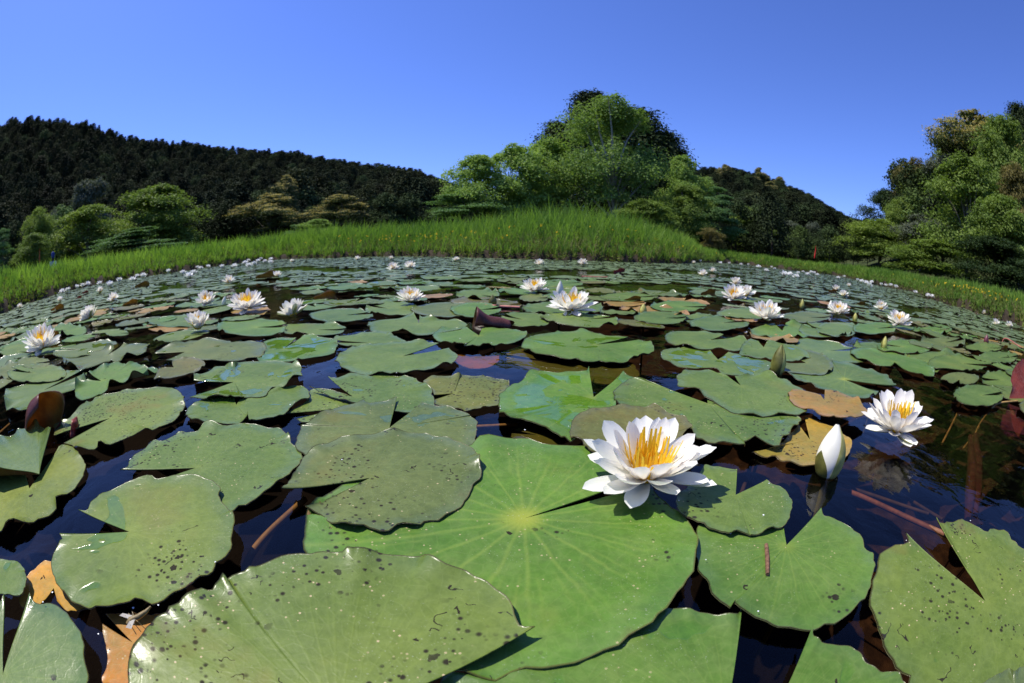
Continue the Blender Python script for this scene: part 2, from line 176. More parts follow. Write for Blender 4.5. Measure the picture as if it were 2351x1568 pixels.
 'mid35': (3,(1254,692),[1448,665,1511,695,1547,727,1547,758,1512,781,1447,794,1366,796,1279,787,1198,769,1128,747,1075,722,1040,698,1023,674,1024,654,1042,637,1078,625,1130,619,1197,618,1275,625,1358,640],{'col': 'mid','ruf': 0.3,'spot': 0.25}),
 'mid36': (1,(1616,1014),[1912,1099,1883,1119,1822,1126,1740,1120,1649,1102,1562,1077,1486,1048,1426,1018,1384,989,1361,963,1357,942,1373,927,1406,918,1458,917,1525,923,1605,938,1692,961,1778,992,1851,1028,1900,1064],{'col': 'dull','ruf': 0.8,'spot': 0.25}),
 'mid37': (2,(1739,759),[2014,768,2058,799,2063,827,2027,848,1958,857,1868,855,1772,844,1680,825,1601,802,1540,778,1498,754,1476,732,1474,714,1492,699,1529,689,1585,685,1658,686,1744,695,1838,712,1930,735],{'col': 'bluish','ruf': 0.3,'spot': 0.25}),
 'mid38': (3,(1890,913),[2137,910,2211,940,2248,970,2241,994,2190,1009,2107,1013,2007,1006,1904,991,1810,970,1731,946,1672,923,1633,900,1615,880,1619,863,1642,851,1687,844,1750,843,1832,848,1927,860,2030,880],{'col': 'mid','ruf': 0.3,'spot': 0.25}),
 'mid39': (1,(1938,1300),[2278,1398,2253,1417,2189,1421,2099,1411,1998,1389,1900,1360,1815,1328,1747,1297,1698,1267,1670,1242,1661,1222,1672,1208,1703,1200,1752,1200,1820,1209,1904,1226,1999,1251,2098,1285,2188,1324,2252,1362],{'col': 'bright2','ruf': 0.8,'spot': 0.25}),
 'orange_far': (2,(422,1603),[507,1655,501,1680,485,1696,462,1703,433,1699,403,1685,375,1664,350,1636,333,1606,324,1576,323,1549,330,1528,344,1513,364,1506,389,1508,416,1518,443,1536,468,1561,489,1591,503,1622],{'col': 'rusty','spot': 0.2}),
 'orange_flower': (1,(-905,1353),[-833,1364,-861,1396,-897,1425,-936,1449,-975,1463,-1010,1467,-1035,1459,-1048,1440,-1048,1413,-1034,1380,-1009,1346,-977,1315,-940,1289,-903,1269,-869,1259,-840,1257,-819,1264,-806,1279,-804,1301,-812,1329],{'col': 'rusty'}),
 'orange_left': (1,(-1065,1034),[-1159,1022,-1124,1002,-1083,985,-1041,974,-1003,969,-970,970,-945,977,-930,988,-926,1005,-934,1024,-952,1045,-981,1066,-1017,1084,-1059,1099,-1103,1107,-1143,1109,-1174,1102,-1193,1089,-1198,1070,-1187,1048],{'col': 'rusty'}),
 'brown_sunk': (-3,(-66,849),[-71,943,-85,940,-97,928,-106,909,-112,885,-113,858,-111,832,-106,807,-97,786,-87,770,-76,760,-65,756,-53,758,-43,765,-34,779,-28,798,-24,821,-24,846,-27,873,-34,899],{'col': 'amber2','spot': 1.0}),
 'orange_peek': (2,(169,375),[157,375,157,371,159,368,161,365,164,364,168,363,172,364,176,366,179,368,182,372,183,375,184,379,182,382,180,385,177,387,173,387,168,387,164,385,161,382,159,379],{'col': 'rusty'}),
 'olive_sunk_front': (-1,(31,458),[1,462,1,452,4,444,10,437,18,432,27,429,37,429,48,432,57,436,64,443,68,452,70,461,68,470,63,478,54,484,44,488,33,488,22,485,12,480,5,472],{'col': 'yellowish','spot': 0.7}),
}
FLOWERS_MID = [[-1335,658,123],[-1766,1179,94],[-843,955,52],[-1268,1510,82],[-2012,2686,90],[-2447,1859,87],[-3817,2716,94],[-3853,2185,60],[-4487,1954,76],[-912,1322,123],[-629,1162,79],[-346,1485,80],[-1804,3080,71],[-1003,3657,97],[-912,3892,97],[-2579,7120,99],[-1963,7038,77],[-742,5813,83],[-751,9171,96],[-4072,7533,92],[90,1879,97],[174,1308,110],[274,4725,96],[808,5229,108],[1821,4037,92],[2490,5206,84],[1631,2986,85],[1024,1887,100],[1192,2058,87],[818,1261,99],[1413,1535,90],[3106,3443,83],[2555,2729,72],[4644,4850,75],[4160,9781,99],[2160,1916,84],[1619,1306,105],[3844,1783,71],[4234,1784,78],[5621,2830,68]]
FLOWERS_FAR = [[-7238,6235,70],[-5725,5080,108],[-6197,6212,99],[-4543,4879,66],[-3383,3737,83],[-3923,4430,58],[-5641,4439,93],[-4953,4168,92],[-7292,4858,104],[-6896,4468,86],[-6346,3983,79],[-5963,3554,73],[-5789,3338,71],[-6029,4288,76],[-4597,3442,83],[-6699,7718,87],[-5726,6703,86],[-6252,7578,83],[-4657,6035,64],[-4260,5860,79],[-9000,13278,133],[-3830,5660,74],[-4304,6544,65],[-5625,8158,95],[-8982,13258,112],[-5577,8115,94],[-4445,6119,73],[-4010,5914,78],[-4325,6561,85],[-6101,9443,93],[-7963,12504,122],[-5098,8188,55],[-6504,10752,103],[-4174,6897,77],[6374,14386,88],[6000,12024,58],[7125,13581,67],[6906,12344,98],[8028,13807,70],[6452,10523,118],[4744,7427,84],[9310,14187,75],[6689,10044,84],[3971,5677,139],[4700,6522,88],[3911,5275,81],[5790,7716,55],[8489,11078,80],[6502,8298,89],[9336,11732,126],[8430,10450,113],[7299,8890,82],[11770,12596,101],[9166,9192,77],[8117,7985,98],[7467,7167,75],[9502,8907,95],[5762,5450,69],[8908,8931,91],[7916,7786,96],[7659,7371,106],[10008,9371,119],[8725,7804,86],[8800,7700,86],[10225,8730,136],[8753,7284,116],[5662,5355,99],[7313,5504,81],[7116,5004,54],[6948,4789,71],[11329,12122,97],[7720,8500,67]]
SHORE = [(-69.6,4.8),(-66.1,6.0),(-62.2,6.8),(-57.7,9.2),(-51.3,9.5),(-43.5,9.6),(-36.0,11.8),(-34.3,13.6),(-29.8,13.9),(-24.0,11.0),(-19.7,10.4),(-15.4,9.7),(-8.3,8.3),(-3.8,7.5),(0.5,7.1),(6.1,7.1),(11.8,7.5),(17.5,8.1),(21.7,9.7),(23.5,12.7),(27.5,18.4),(30.5,20.8),(33.4,17.4),(37.9,18.1),(42.4,21.0),(45.5,15.6),(47.2,13.3),(50.3,13.2),(53.5,10.5),(56.8,7.5),(60.1,6.7),(63.4,6.2),(69.4,5.9)]
GRASS_TOP = [(-67.5,2.5),(-59.8,2.35),(-51.2,2.07),(-41.9,2.18),(-30.6,2.39),(-24.0,3.01),(-12.6,3.23),(-5.5,3.61),(4.9,5.46),(11.3,5.2),(14.9,4.68),(20.4,2.93),(22.1,2.58),(24.2,1.19),(28.6,1.0),(37.5,0.81),(50.1,1.32),(54.9,1.24),(60.4,1.71),(68.9,1.79)]
RIDGE = [(-71.3,18.05),(-66.3,18.52),(-60.2,17.73),(-54.8,16.69),(-49.8,15.11),(-41.1,14.12),(-37.8,13.55),(-31.1,12.71),(-28.2,12.53),(-22.8,11.3),(-16.6,10.45),(-12.3,9.82),(-8.4,8.21),(-6.3,7.34),(24.2,11.04),(28.2,11.31),(31.5,10.83),(37.4,9.1),(40.3,7.82),(43.5,6.6),(45.2,6.38)]
TREES = [(-28.6,14.4,4.9,2.5,'lime'),(-38.3,25.5,8.8,4.6,'grey'),(-38.4,21.4,6.4,2.5,'grey'),(-27.4,18.3,4.6,5.5,'lime'),(-26.0,24.9,6.0,6.6,'green'),(-20.3,17.8,2.4,4.8,'layer'),(-22.4,8.7,3.1,1.2,'layer'),(-23.4,11.3,2.7,2.1,'green'),(-19.2,31.6,4.9,4.2,'chin'),(-20.5,36.6,7.2,2.1,'chin'),(-14.0,34.2,4.6,3.4,'chin'),(-12.8,27.2,2.2,2.1,'fresh'),(-14.1,26.5,2.0,1.1,'layer'),(-12.9,43.1,4.5,1.8,'bare'),(5.4,31.5,12.0,3.0,'conifer'),(3.1,32.9,10.2,2.7,'conifer'),(10.8,32.2,9.9,3.7,'conifer'),(8.8,31.8,11.4,4.3,'conifer'),(4.9,21.4,7.8,4.7,'main'),(2.1,22.9,5.8,2.5,'fresh'),(0.1,21.5,5.0,2.3,'fresh'),(-1.6,20.4,4.3,2.1,'fresh'),(-1.9,18.9,2.5,2.0,'layer'),(9.4,23.2,5.6,2.3,'fresh'),(7.9,19.5,3.4,2.1,'green'),(10.5,21.6,4.0,1.8,'layer'),(5.2,17.2,2.2,2.1,'green'),(8.1,17.2,1.4,0.8,'brown'),(18.3,31.0,4.2,3.6,'green'),(21.8,31.1,3.7,2.8,'grey'),(25.2,38.5,6.3,3.0,'dark'),(20.5,27.1,1.9,1.3,'green'),(21.9,26.0,1.9,2.4,'green'),(26.3,32.7,4.2,1.4,'grey'),(20.7,18.8,3.5,4.4,'lime'),(31.5,27.8,7.9,3.6,'dark'),(23.9,19.8,5.4,2.2,'lime'),(29.6,22.1,9.7,3.0,'brown'),(27.9,17.6,9.1,3.4,'grey'),(33.2,20.4,11.5,3.5,'lime'),(31.1,16.0,12.9,6.1,'chin'),(25.7,11.1,10.3,3.8,'green'),(19.5,11.2,6.1,3.9,'green'),(16.5,7.3,3.8,2.5,'green'),(20.9,15.5,3.8,2.7,'grey'),(33.9,12.1,15.1,2.8,'conifer'),(22.2,9.0,6.5,2.1,'brown'),(27.3,20.3,7.8,2.8,'green'),(18.1,12.4,2.2,3.9,'green'),(14.5,6.7,2.1,2.7,'dark')]
NEAR_ZONE = [(-2318,-111),(-1055,356),(-829,588),(-908,783),(-755,897),(-274,979),(88,1220),(361,1087),(688,953),(839,770),(778,546),(897,420),(768,289),(788,122),(3000,-1500),(-3000,-1500)]
OPEN_WATER = [[(-1010,2017),(-967,1882),(-985,1793),(-1060,1757),(-1185,1779),(-1352,1862),(-1544,2006),(-1724,2196),(-1839,2392),(-1837,2536),(-1712,2578),(-1509,2509),(-1295,2362),(-1121,2185)],[(956,3829),(824,3540),(609,3272),(369,3085),(142,3002),(-52,3021),(-195,3128),(-259,3301),(-219,3510),(-65,3724),(185,3920),(486,4068),(766,4126),(941,4046)],[(1238,2647),(1109,2459),(925,2285),(736,2162),(571,2100),(445,2099),(370,2154),(355,2256),(410,2392),(539,2546),(730,2696),(953,2810),(1151,2852),(1258,2795)],[(348,1232),(330,1186),(305,1149),(279,1129),(256,1126),(239,1141),(230,1173),(233,1216),(247,1264),(272,1308),(301,1335),(329,1340),(349,1320),(355,1281)],[(333,1141),(311,1111),(269,1084),(216,1067),(162,1062),(115,1069),(84,1086),(74,1112),(88,1142),(125,1169),(180,1189),(241,1197),(294,1190),(327,1170)],[(1016,2285),(916,2085),(822,1939),(746,1857),(693,1839),(669,1886),(678,1995),(722,2161),(803,2370),(913,2585),(1030,2748),(1116,2795),(1141,2703),(1100,2510)],[(1156,1027),(1078,973),(985,932),(896,910),(827,907),(783,923),(769,955),(789,999),(842,1049),(924,1098),(1023,1134),(1118,1146),(1182,1128),(1196,1084)],[(913,532),(842,493),(774,470),(721,463),(687,471),(675,491),(687,523),(724,563),(783,606),(858,643),(934,663),(987,658),(1001,627),(972,580)],[(1237,625),(1211,613),(1182,604),(1157,601),(1140,603),(1134,610),(1139,621),(1156,634),(1181,646),(1210,655),(1237,660),(1256,658),(1263,650),(1256,638)],[(4127,2660),(3707,2422),(3245,2205),(2850,2049),(2568,1962),(2406,1942),(2363,1980),(2439,2072),(2638,2215),(2963,2398),(3394,2604),(3864,2789),(4233,2886),(4338,2839)],[(-988,803),(-974,779),(-991,757),(-1035,741),(-1102,732),(-1183,734),(-1263,747),(-1323,770),(-1346,798),(-1323,825),(-1262,844),(-1180,850),(-1097,843),(-1030,826)],[(-1047,931),(-1014,892),(-1005,862),(-1021,844),(-1058,841),(-1113,854),(-1178,882),(-1241,922),(-1287,967),(-1304,1006),(-1285,1029),(-1235,1029),(-1168,1008),(-1101,972)],[(-1196,3881),(-1184,3718),(-1261,3625),(-1418,3622),(-1642,3718),(-1912,3913),(-2185,4185),(-2391,4475),(-2453,4698),(-2337,4785),(-2085,4724),(-1782,4554),(-1506,4330),(-1304,4094)],[(-2246,2663),(-2201,2576),(-2244,2539),(-2374,2556),(-2581,2633),(-2847,2765),(-3130,2937),(-3357,3113),(-3452,3242),(-3374,3280),(-3155,3222),(-2870,3095),(-2596,2940),(-2380,2788)],[(67,2306),(44,2240),(-14,2182),(-95,2145),(-185,2136),(-270,2155),(-334,2198),(-365,2258),(-353,2322),(-298,2377),(-210,2414),(-108,2425),(-16,2409),(46,2367)],[(232,3163),(203,3070),(135,2985),(45,2927),(-51,2904),(-139,2922),(-203,2974),(-231,3050),(-214,3136),(-153,3216),(-58,3276),(51,3304),(149,3293),(214,3243)],[(2513,1142),(2382,1106),(2172,1072),(1952,1048),(1766,1036),(1637,1036),(1570,1047),(1569,1066),(1634,1091),(1762,1119),(1947,1147),(2167,1169),(2377,1178),(2511,1169)],[(899,1000),(867,972),(829,950),(791,938),(760,936),(741,945),(736,964),(748,988),(774,1016),(811,1040),(853,1056),(889,1060),(911,1049),(915,1028)],[(-773,1700),(-757,1644),(-763,1603),(-790,1583),(-833,1587),(-886,1616),(-941,1665),(-987,1728),(-1012,1792),(-1009,1842),(-978,1866),(-925,1857),(-865,1820),(-811,1763)],[(1599,1998),(1506,1914),(1370,1829),(1228,1762),(1106,1722),(1019,1713),(976,1733),(981,1777),(1036,1841),(1137,1916),(1274,1990),(1424,2049),(1552,2075),(1617,2058)]]

# ------------------------------------------------------------------ helpers
def mesh_np(name, verts, faces, mats=(), fmat=None, smooth=False, uv=None):
    """faces: array (n,k) or list of such arrays; uv: per-vertex (n,2)."""
    if not isinstance(faces, (list, tuple)):
        faces = [faces]
    faces = [np.asarray(f, dtype=np.int32) for f in faces if len(f)]
    verts = np.asarray(verts, dtype=np.float32)
    me = bpy.data.meshes.new(name)
    me.vertices.add(len(verts))
    me.vertices.foreach_set('co', verts.ravel())
    loops = np.concatenate([f.ravel() for f in faces])
    tot = np.concatenate([np.full(len(f), f.shape[1], np.int32) for f in faces])
    start = np.concatenate([[0], np.cumsum(tot)[:-1]]).astype(np.int32)
    me.loops.add(len(loops))
    me.loops.foreach_set('vertex_index', loops)
    me.polygons.add(len(tot))
    me.polygons.foreach_set('loop_start', start)
    me.polygons.foreach_set('loop_total', tot)
    for m in mats:
        me.materials.append(m)
    if fmat is not None:
        me.polygons.foreach_set('material_index', np.asarray(fmat, np.int32))
    me.polygons.foreach_set('use_smooth', np.full(len(tot), smooth))
    if uv is not None:
        lay = me.uv_layers.new(name='pad')
        lay.data.foreach_set('uv', np.asarray(uv, np.float32)[loops].ravel())
    me.update(calc_edges=True)
    return me

def link(name, data, parent=None, loc=(0, 0, 0), rot=(0, 0, 0), scale=None):
    o = bpy.data.objects.new(name, data)
    col.objects.link(o)
    o.location = loc
    o.rotation_euler = rot
    if scale is not None:
        o.scale = (scale,) * 3 if isinstance(scale, (int, float)) else scale
    if parent is not None:
        o.parent = parent
    return o

def tag(o, label=None, cat=None, group=None, kind=None):
    if label: o['label'] = label
    if cat: o['category'] = cat
    if group: o['group'] = group
    if kind: o['kind'] = kind
    return o

def interp(tab, x):
    t = sorted(tab)
    return np.interp(x, [a for a, b in t], [b for a, b in t])

class Geo:
    """collects pieces into one mesh"""
    def __init__(self): self.v = []; self.f = {}; self.n = 0
    def add(self, v, f, m=0):
        v = np.asarray(v, float); f = np.asarray(f, int)
        self.v.append(v); self.f.setdefault((f.shape[1], m), []).append(f + self.n); self.n += len(v)
    def mesh(self, name, mats, smooth=False):
        fs = []; fm = []
        for (k, m), l in self.f.items():
            a = np.concatenate(l); fs.append(a); fm += [m] * len(a)
        return mesh_np(name, np.concatenate(self.v), fs, mats, fm, smooth)

def tube(g, pts, rad, sides=6, m=0, cap=True):
    pts = np.asarray(pts, float); n = len(pts)
    rad = np.broadcast_to(np.asarray(rad, float), (n,))
    d = np.gradient(pts, axis=0); d /= np.linalg.norm(d, axis=1)[:, None] + 1e-12
    ref = np.array([0.0, 0.0, 1.0]) if abs(d[0][2]) < .9 else np.array([1.0, 0, 0])
    a = np.cross(d, ref); a /= np.linalg.norm(a, axis=1)[:, None] + 1e-12
    b = np.cross(d, a)
    t = np.linspace(0, 2 * np.pi, sides, endpoint=False)
    V = pts[:, None, :] + rad[:, None, None] * (np.cos(t)[None, :, None] * a[:, None, :] + np.sin(t)[None, :, None] * b[:, None, :])
    F = []
    for i in range(n - 1):
        for j in range(sides):
            k = (j + 1) % sides
            F.append((i * sides + j, i * sides + k, (i + 1) * sides + k, (i + 1) * sides + j))
    g.add(V.reshape(-1, 3), F, m)
    if cap and sides == 6:
        s = (n - 1) * 6
        g.add(V[-1], [(0, 1, 2, 3), (0, 3, 4, 5)], m)

def grid_faces(nu, nv, off=0):
    i, j = np.meshgrid(np.arange(nu - 1), np.arange(nv - 1), indexing='ij')
    a = (i * nv + j).ravel() + off
    return np.stack([a, a + nv, a + nv + 1, a + 1], 1)

# ------------------------------------------------------------------ material helpers
class NT:
    def __init__(self, name):
        self.m = bpy.data.materials.new(name); self.m.use_nodes = True
        self.t = self.m.node_tree; self.t.nodes.clear()
        self.out = self.n('ShaderNodeOutputMaterial')
    def n(self, typ, **kw):
        x = self.t.nodes.new(typ)
        for k, v in kw.items(): setattr(x, k, v)
        return x
    def l(self, a, b): self.t.links.new(a, b)
    def val(self, sock, v):
        if hasattr(v, 'is_linked') or hasattr(v, 'node'): self.l(v, sock)
        else: sock.default_value = v
    def math(self, op, a, b=0.0, c=0.0, clamp=False):
        x = self.n('ShaderNodeMath', operation=op, use_clamp=clamp)
        for i, v in enumerate((a, b, c)): self.val(x.inputs[i], v)
        return x.outputs[0]
    def mix(self, f, a, b, blend='MIX'):
        x = self.n('ShaderNodeMix', data_type='RGBA', blend_type=blend)
        self.val(x.inputs[0], f)
        for i, v in ((6, a), (7, b)):
            if isinstance(v, tuple): v = (*v, 1) if len(v) == 3 else v
            self.val(x.inputs[i], v)
        return x.outputs[2]
    def ramp(self, x, lo, hi):
        r = self.n('ShaderNodeMapRange', interpolation_type='SMOOTHSTEP')
        self.val(r.inputs[0], x); self.val(r.inputs[1], lo); self.val(r.inputs[2], hi)
        return r.outputs[0]
    def noise(self, vec, scale, detail=2.0, rough=0.5, dist=0.0, out=0):
        x = self.n('ShaderNodeTexNoise')
        if vec is not None: self.l(vec, x.inputs['Vector'])
        x.inputs['Scale'].default_value = scale; x.inputs['Detail'].default_value = detail
        x.inputs['Roughness'].default_value = rough; x.inputs['Distortion'].default_value = dist
        return x.outputs[out]
    def vor(self, vec, scale, feature='F1'):
        x = self.n('ShaderNodeTexVoronoi', feature=feature)
        self.l(vec, x.inputs['Vector']); x.inputs['Scale'].default_value = scale
        return x
    def pos(self): return self.n('ShaderNodeNewGeometry').outputs['Position']
    def objattr(self, name):
        a = self.n('ShaderNodeAttribute', attribute_type='OBJECT', attribute_name=name)
        return a.outputs['Fac']
    def bsdf(self, base, rough, spec=0.5, normal=None, trans=None, tcol=None):
        b = self.n('ShaderNodeBsdfPrincipled')
        if isinstance(base, tuple): base = (*base, 1) if len(base) == 3 else base
        self.val(b.inputs['Base Color'], base); self.val(b.inputs['Roughness'], rough)
        self.val(b.inputs['Specular IOR Level'], spec)
        if normal is not None: self.l(normal, b.inputs['Normal'])
        s = b.outputs[0]
        if trans:
            t = self.n('ShaderNodeBsdfTranslucent'); self.val(t.inputs[0], tcol if tcol is not None else base)
            x = self.n('ShaderNodeMixShader'); x.inputs[0].default_value = trans
            self.l(s, x.inputs[1]); self.l(t.outputs[0], x.inputs[2]); s = x.outputs[0]
        self.l(s, self.out.inputs[0])
        return b
    def bump(self, h, strength, dist):
        b = self.n('ShaderNodeBump'); b.inputs['Strength'].default_value = strength; b.inputs['Distance'].default_value = dist
        self.l(h, b.inputs['Height']); return b.outputs[0]

def plain(name, c, rough=0.6, spec=0.3, var=0.0, scale=20.0, trans=None):
    t = NT(name)
    base = (*c, 1)
    if var:
        f = t.noise(t.pos(), scale, 4, .6)
        base = t.mix(t.ramp(f, .3, .7), tuple(x * (1 - var) for x in c), tuple(min(1, x * (1 + var)) for x in c))
    t.bsdf(base, rough, spec, trans=trans)
    return t.m

# ------------------------------------------------------------------ lily pad material
def make_pad_top():
    t = NT('lily_pad_top'); p = t.pos()
    uv = t.n('ShaderNodeUVMap', uv_map='pad').outputs[0]
    sx = t.n('ShaderNodeSeparateXYZ'); t.l(uv, sx.inputs[0]); u, v = sx.outputs[0], sx.outputs[1]
    oi = t.n('ShaderNodeObjectInfo')
    isl = t.n('ShaderNodeNewGeometry').outputs['Random Per Island']
    rnd = oi.outputs['Random']
    spot, wet, gloss, yc = (t.objattr(k) for k in ('spot', 'wet', 'gloss', 'yc'))
    big = t.noise(p, 9.0, 3, .55); fine = t.noise(p, 300.0, 3, .65); mid = t.noise(p, 45.0, 4, .6)
    c = t.mix(t.ramp(big, .3, .7), (.72, .80, .74), (1.22, 1.15, 1.12))
    c = t.mix(1.0, oi.outputs['Color'], c, 'MULTIPLY')
    c = t.mix(t.math('MULTIPLY', t.ramp(mid, .35, .75), .30), c, (.150, .195, .060))
    c = t.mix(t.math('MULTIPLY', isl, .25), c, (.10, .15, .055))
    f2 = t.noise(p, 130.0, 4, .65)
    c = t.mix(1.0, c, t.mix(t.ramp(f2, .3, .7), (.86, .88, .84), (1.12, 1.10, 1.12)), 'MULTIPLY')
    net = t.vor(p, 105.0, 'DISTANCE_TO_EDGE')
    netm = t.math('SUBTRACT', 1.0, t.ramp(net.outputs['Distance'], .0, .10))
    c = t.mix(t.math('MULTIPLY', netm, .10), c, (.20, .26, .07))
    # veins
    wob = t.math('MULTIPLY', t.math('SUBTRACT', t.noise(p, 32.0, 3), .5), .020)
    u2 = t.math('ADD', u, wob)
    def vein(N, w, t0=0.0):
        f = t.math('ABSOLUTE', t.math('SUBTRACT', t.math('FRACT', t.math('MULTIPLY', u2, N)), .5))
        d = t.math('MULTIPLY', t.math('MULTIPLY', f, 6.28 / N), v)
        m = t.math('SUBTRACT', 1.0, t.ramp(d, 0.0, w))
        if t0: m = t.math('MULTIPLY', m, t.ramp(v, t0, t0 + .12))
        return t.math('MULTIPLY', m, t.math('SUBTRACT', 1.0, t.ramp(v, .45, 1.0)))
    vm = t.math('MAXIMUM', vein(19.0, .017), t.math('MULTIPLY', vein(38.0, .016, .42), .6))
    dm = t.math('MULTIPLY', t.math('ABSOLUTE', t.math('SUBTRACT', u, .5)), t.math('MULTIPLY', v, 6.28))
    mr = t.math('SUBTRACT', 1.0, t.ramp(dm, 0.0, .022))
    vm = t.math('MAXIMUM', vm, t.math('MULTIPLY', mr, .8))
    vstr = t.math('ADD', t.math('MULTIPLY', rnd, .10), t.math('MULTIPLY', yc, .19))
    vstr = t.math('ADD', vstr, .04)
    vstr = t.math('MULTIPLY', vstr, t.math('ADD', .45, t.noise(p, 30.0, 3, .6)))
    cc = t.math('SUBTRACT', 1.0, t.ramp(v, .0, .17))
    c = t.mix(t.math('MULTIPLY', vm, vstr), c, (.27, .34, .06))
    c = t.mix(t.math('MULTIPLY', cc, t.math('ADD', t.math('MULTIPLY', yc, .5), .08)), c, (.34, .35, .04))
    # water lying on the leaf: deeper, more saturated green, mirror-smooth
    wn_ = t.noise(p, 13.0, 3, .5, .6)
    wm = t.ramp(wn_, t.math('SUBTRACT', .66, t.math('MULTIPLY', wet, .17)), t.math('SUBTRACT', .672, t.math('MULTIPLY', wet, .17)))
    wm = t.math('MULTIPLY', wm, t.ramp(wet, .02, .08))
    wm = t.math('MULTIPLY', wm, t.math('SUBTRACT', 1.0, t.ramp(v, .80, .9)))
    c = t.mix(wm, c, t.mix(1.0, c, (.84, .98, .58), 'MULTIPLY'))
    # stains: round spots in clusters, tan specks, winding mines
    cl = t.noise(p, 11.0, 3, .55)
    clm = t.ramp(cl, t.math('SUBTRACT', .67, t.math('MULTIPLY', spot, .155)), t.math('SUBTRACT', .71, t.math('MULTIPLY', spot, .155)))
    vo = t.vor(p, 210.0)
    sc = t.n('ShaderNodeSeparateColor'); t.l(vo.outputs['Color'], sc.inputs[0])
    rad = t.math('MULTIPLY', t.math('ADD', sc.outputs[0], .12), .42)
    dk = t.math('SUBTRACT', 1.0, t.ramp(vo.outputs['Distance'], t.math('MULTIPLY', rad, .55), t.math('MULTIPLY', rad, 1.25)))
    dk = t.math('MULTIPLY', dk, t.math('GREATER_THAN', sc.outputs[1], .22))
    dk = t.math('MULTIPLY', dk, clm)
    vo2 = t.vor(p, 88.0)
    sc2 = t.n('ShaderNodeSeparateColor'); t.l(vo2.outputs['Color'], sc2.inputs[0])
    ed = t.math('MULTIPLY', t.math('SUBTRACT', t.noise(p, 260.0, 2), .5), .5)
    d2 = t.math('LESS_THAN', t.math('ADD', vo2.outputs['Distance'], ed), t.math('MULTIPLY', sc2.outputs[0], .30))
    d2 = t.math('MULTIPLY', d2, t.math('GREATER_THAN', sc2.outputs[1], .72))
    dk = t.math('MAXIMUM', dk, t.math('MULTIPLY', d2, t.ramp(cl, t.math('SUBTRACT', .60, t.math('MULTIPLY', spot, .17)), .62)))
    sq = t.noise(p, 55.0, 2, .5, .4)
    sq = t.math('LESS_THAN', t.math('ABSOLUTE', t.math('SUBTRACT', sq, .5)), .012)
    sqm = t.math('GREATER_THAN', t.noise(p, 38.0, 1, .5), t.math('SUBTRACT', .755, t.math('MULTIPLY', t.math('MINIMUM', spot, 1.0), .085)))
    dk = t.math('MAXIMUM', dk, t.math('MULTIPLY', sq, sqm))
    dk = t.math('MULTIPLY', dk, t.ramp(spot, .0, .1))
    vt = t.vor(p, 330.0)
    st = t.n('ShaderNodeSeparateColor'); t.l(vt.outputs['Color'], st.inputs[0])
    tan = t.math('MULTIPLY', t.math('LESS_THAN', vt.outputs['Distance'], .25), t.math('GREATER_THAN', st.outputs[1], .86))
    tan = t.math('MULTIPLY', tan, t.ramp(t.noise(p, 25.0, 2), .5, .6))
    tan = t.math('MULTIPLY', tan, t.math('ADD', t.math('MULTIPLY', spot, .7), .25))
    dust = t.math('MULTIPLY', t.ramp(t.noise(p, 620.0, 2, .7), .64, .72), t.ramp(t.noise(p, 21.0, 3), .42, .66))
    c = t.mix(t.math('MULTIPLY', dust, .6), c, (.36, .38, .28))
    c = t.mix(tan, c, (.46, .37, .20))
    c = t.mix(t.math('MULTIPLY', dk, .92), c, (.020, .013, .015))
    # brown rim and old brown blotches near the rim
    bl = t.math('MULTIPLY', t.ramp(v, .72, .95), t.ramp(t.noise(p, 22.0, 3), t.math('SUBTRACT', .72, t.math('MULTIPLY', spot, .10)), .82))
    c = t.mix(t.math('MULTIPLY', bl, .7), c, (.13, .085, .03))
    yl = t.math('MULTIPLY', t.ramp(t.noise(p, 8.0, 4, .6), .56, .70), t.math('ADD', .12, t.math('MULTIPLY', spot, .38)))
    c = t.mix(yl, c, (.165, .140, .030))
    c = t.mix(t.math('MULTIPLY', t.ramp(v, .988, .997), .6), c, (.085, .05, .03))
    rough = t.math('ADD', .46, t.math('MULTIPLY', t.math('SUBTRACT', fine, .5), .25))
    rough = t.math('SUBTRACT', rough, t.math('MULTIPLY', gloss, .14))
    rough = t.math('ADD', rough, t.math('MULTIPLY', dust, .3))
    rough = t.math('MULTIPLY', rough, t.math('SUBTRACT', 1.0, t.math('MULTIPLY', wm, .9)))
    hgt = t.math('ADD', t.math('MULTIPLY', fine, .25), t.math('MULTIPLY', vm, .12))
    hgt = t.math('ADD', hgt, t.math('MULTIPLY', mid, .9))
    hgt = t.math('ADD', hgt, t.math('ADD', t.math('MULTIPLY', f2, .45), t.math('MULTIPLY', netm, .12)))
    hgt = t.math('MULTIPLY', hgt, t.math('SUBTRACT', 1.0, wm))
    rimg = t.ramp(v, .80, .97)
    spec = t.math('SUBTRACT', t.math('ADD', .17, t.math('MULTIPLY', gloss, .25)), t.math('MULTIPLY', dk, .15))
    spec = t.math('ADD', spec, t.math('ADD', t.math('MULTIPLY', wm, .35), t.math('MULTIPLY', rimg, .22)))
    rough = t.math('SUBTRACT', rough, t.math('MULTIPLY', rimg, .16))
    t.bsdf(c, rough, spec, t.bump(hgt, .4, .0010))
    return t.m

def make_pad_under():
    t = NT('lily_pad_underside'); p = t.pos()
    c = t.mix(t.ramp(t.noise(p, 16.0, 3), .35, .65), (.17, .12, .02), (.14, .05, .025))
    c = t.mix(t.ramp(t.noise(p, 120.0, 2), .5, .8), c, (.22, .15, .05))
    t.bsdf(c, .45, .4, trans=.25)
    return t.m

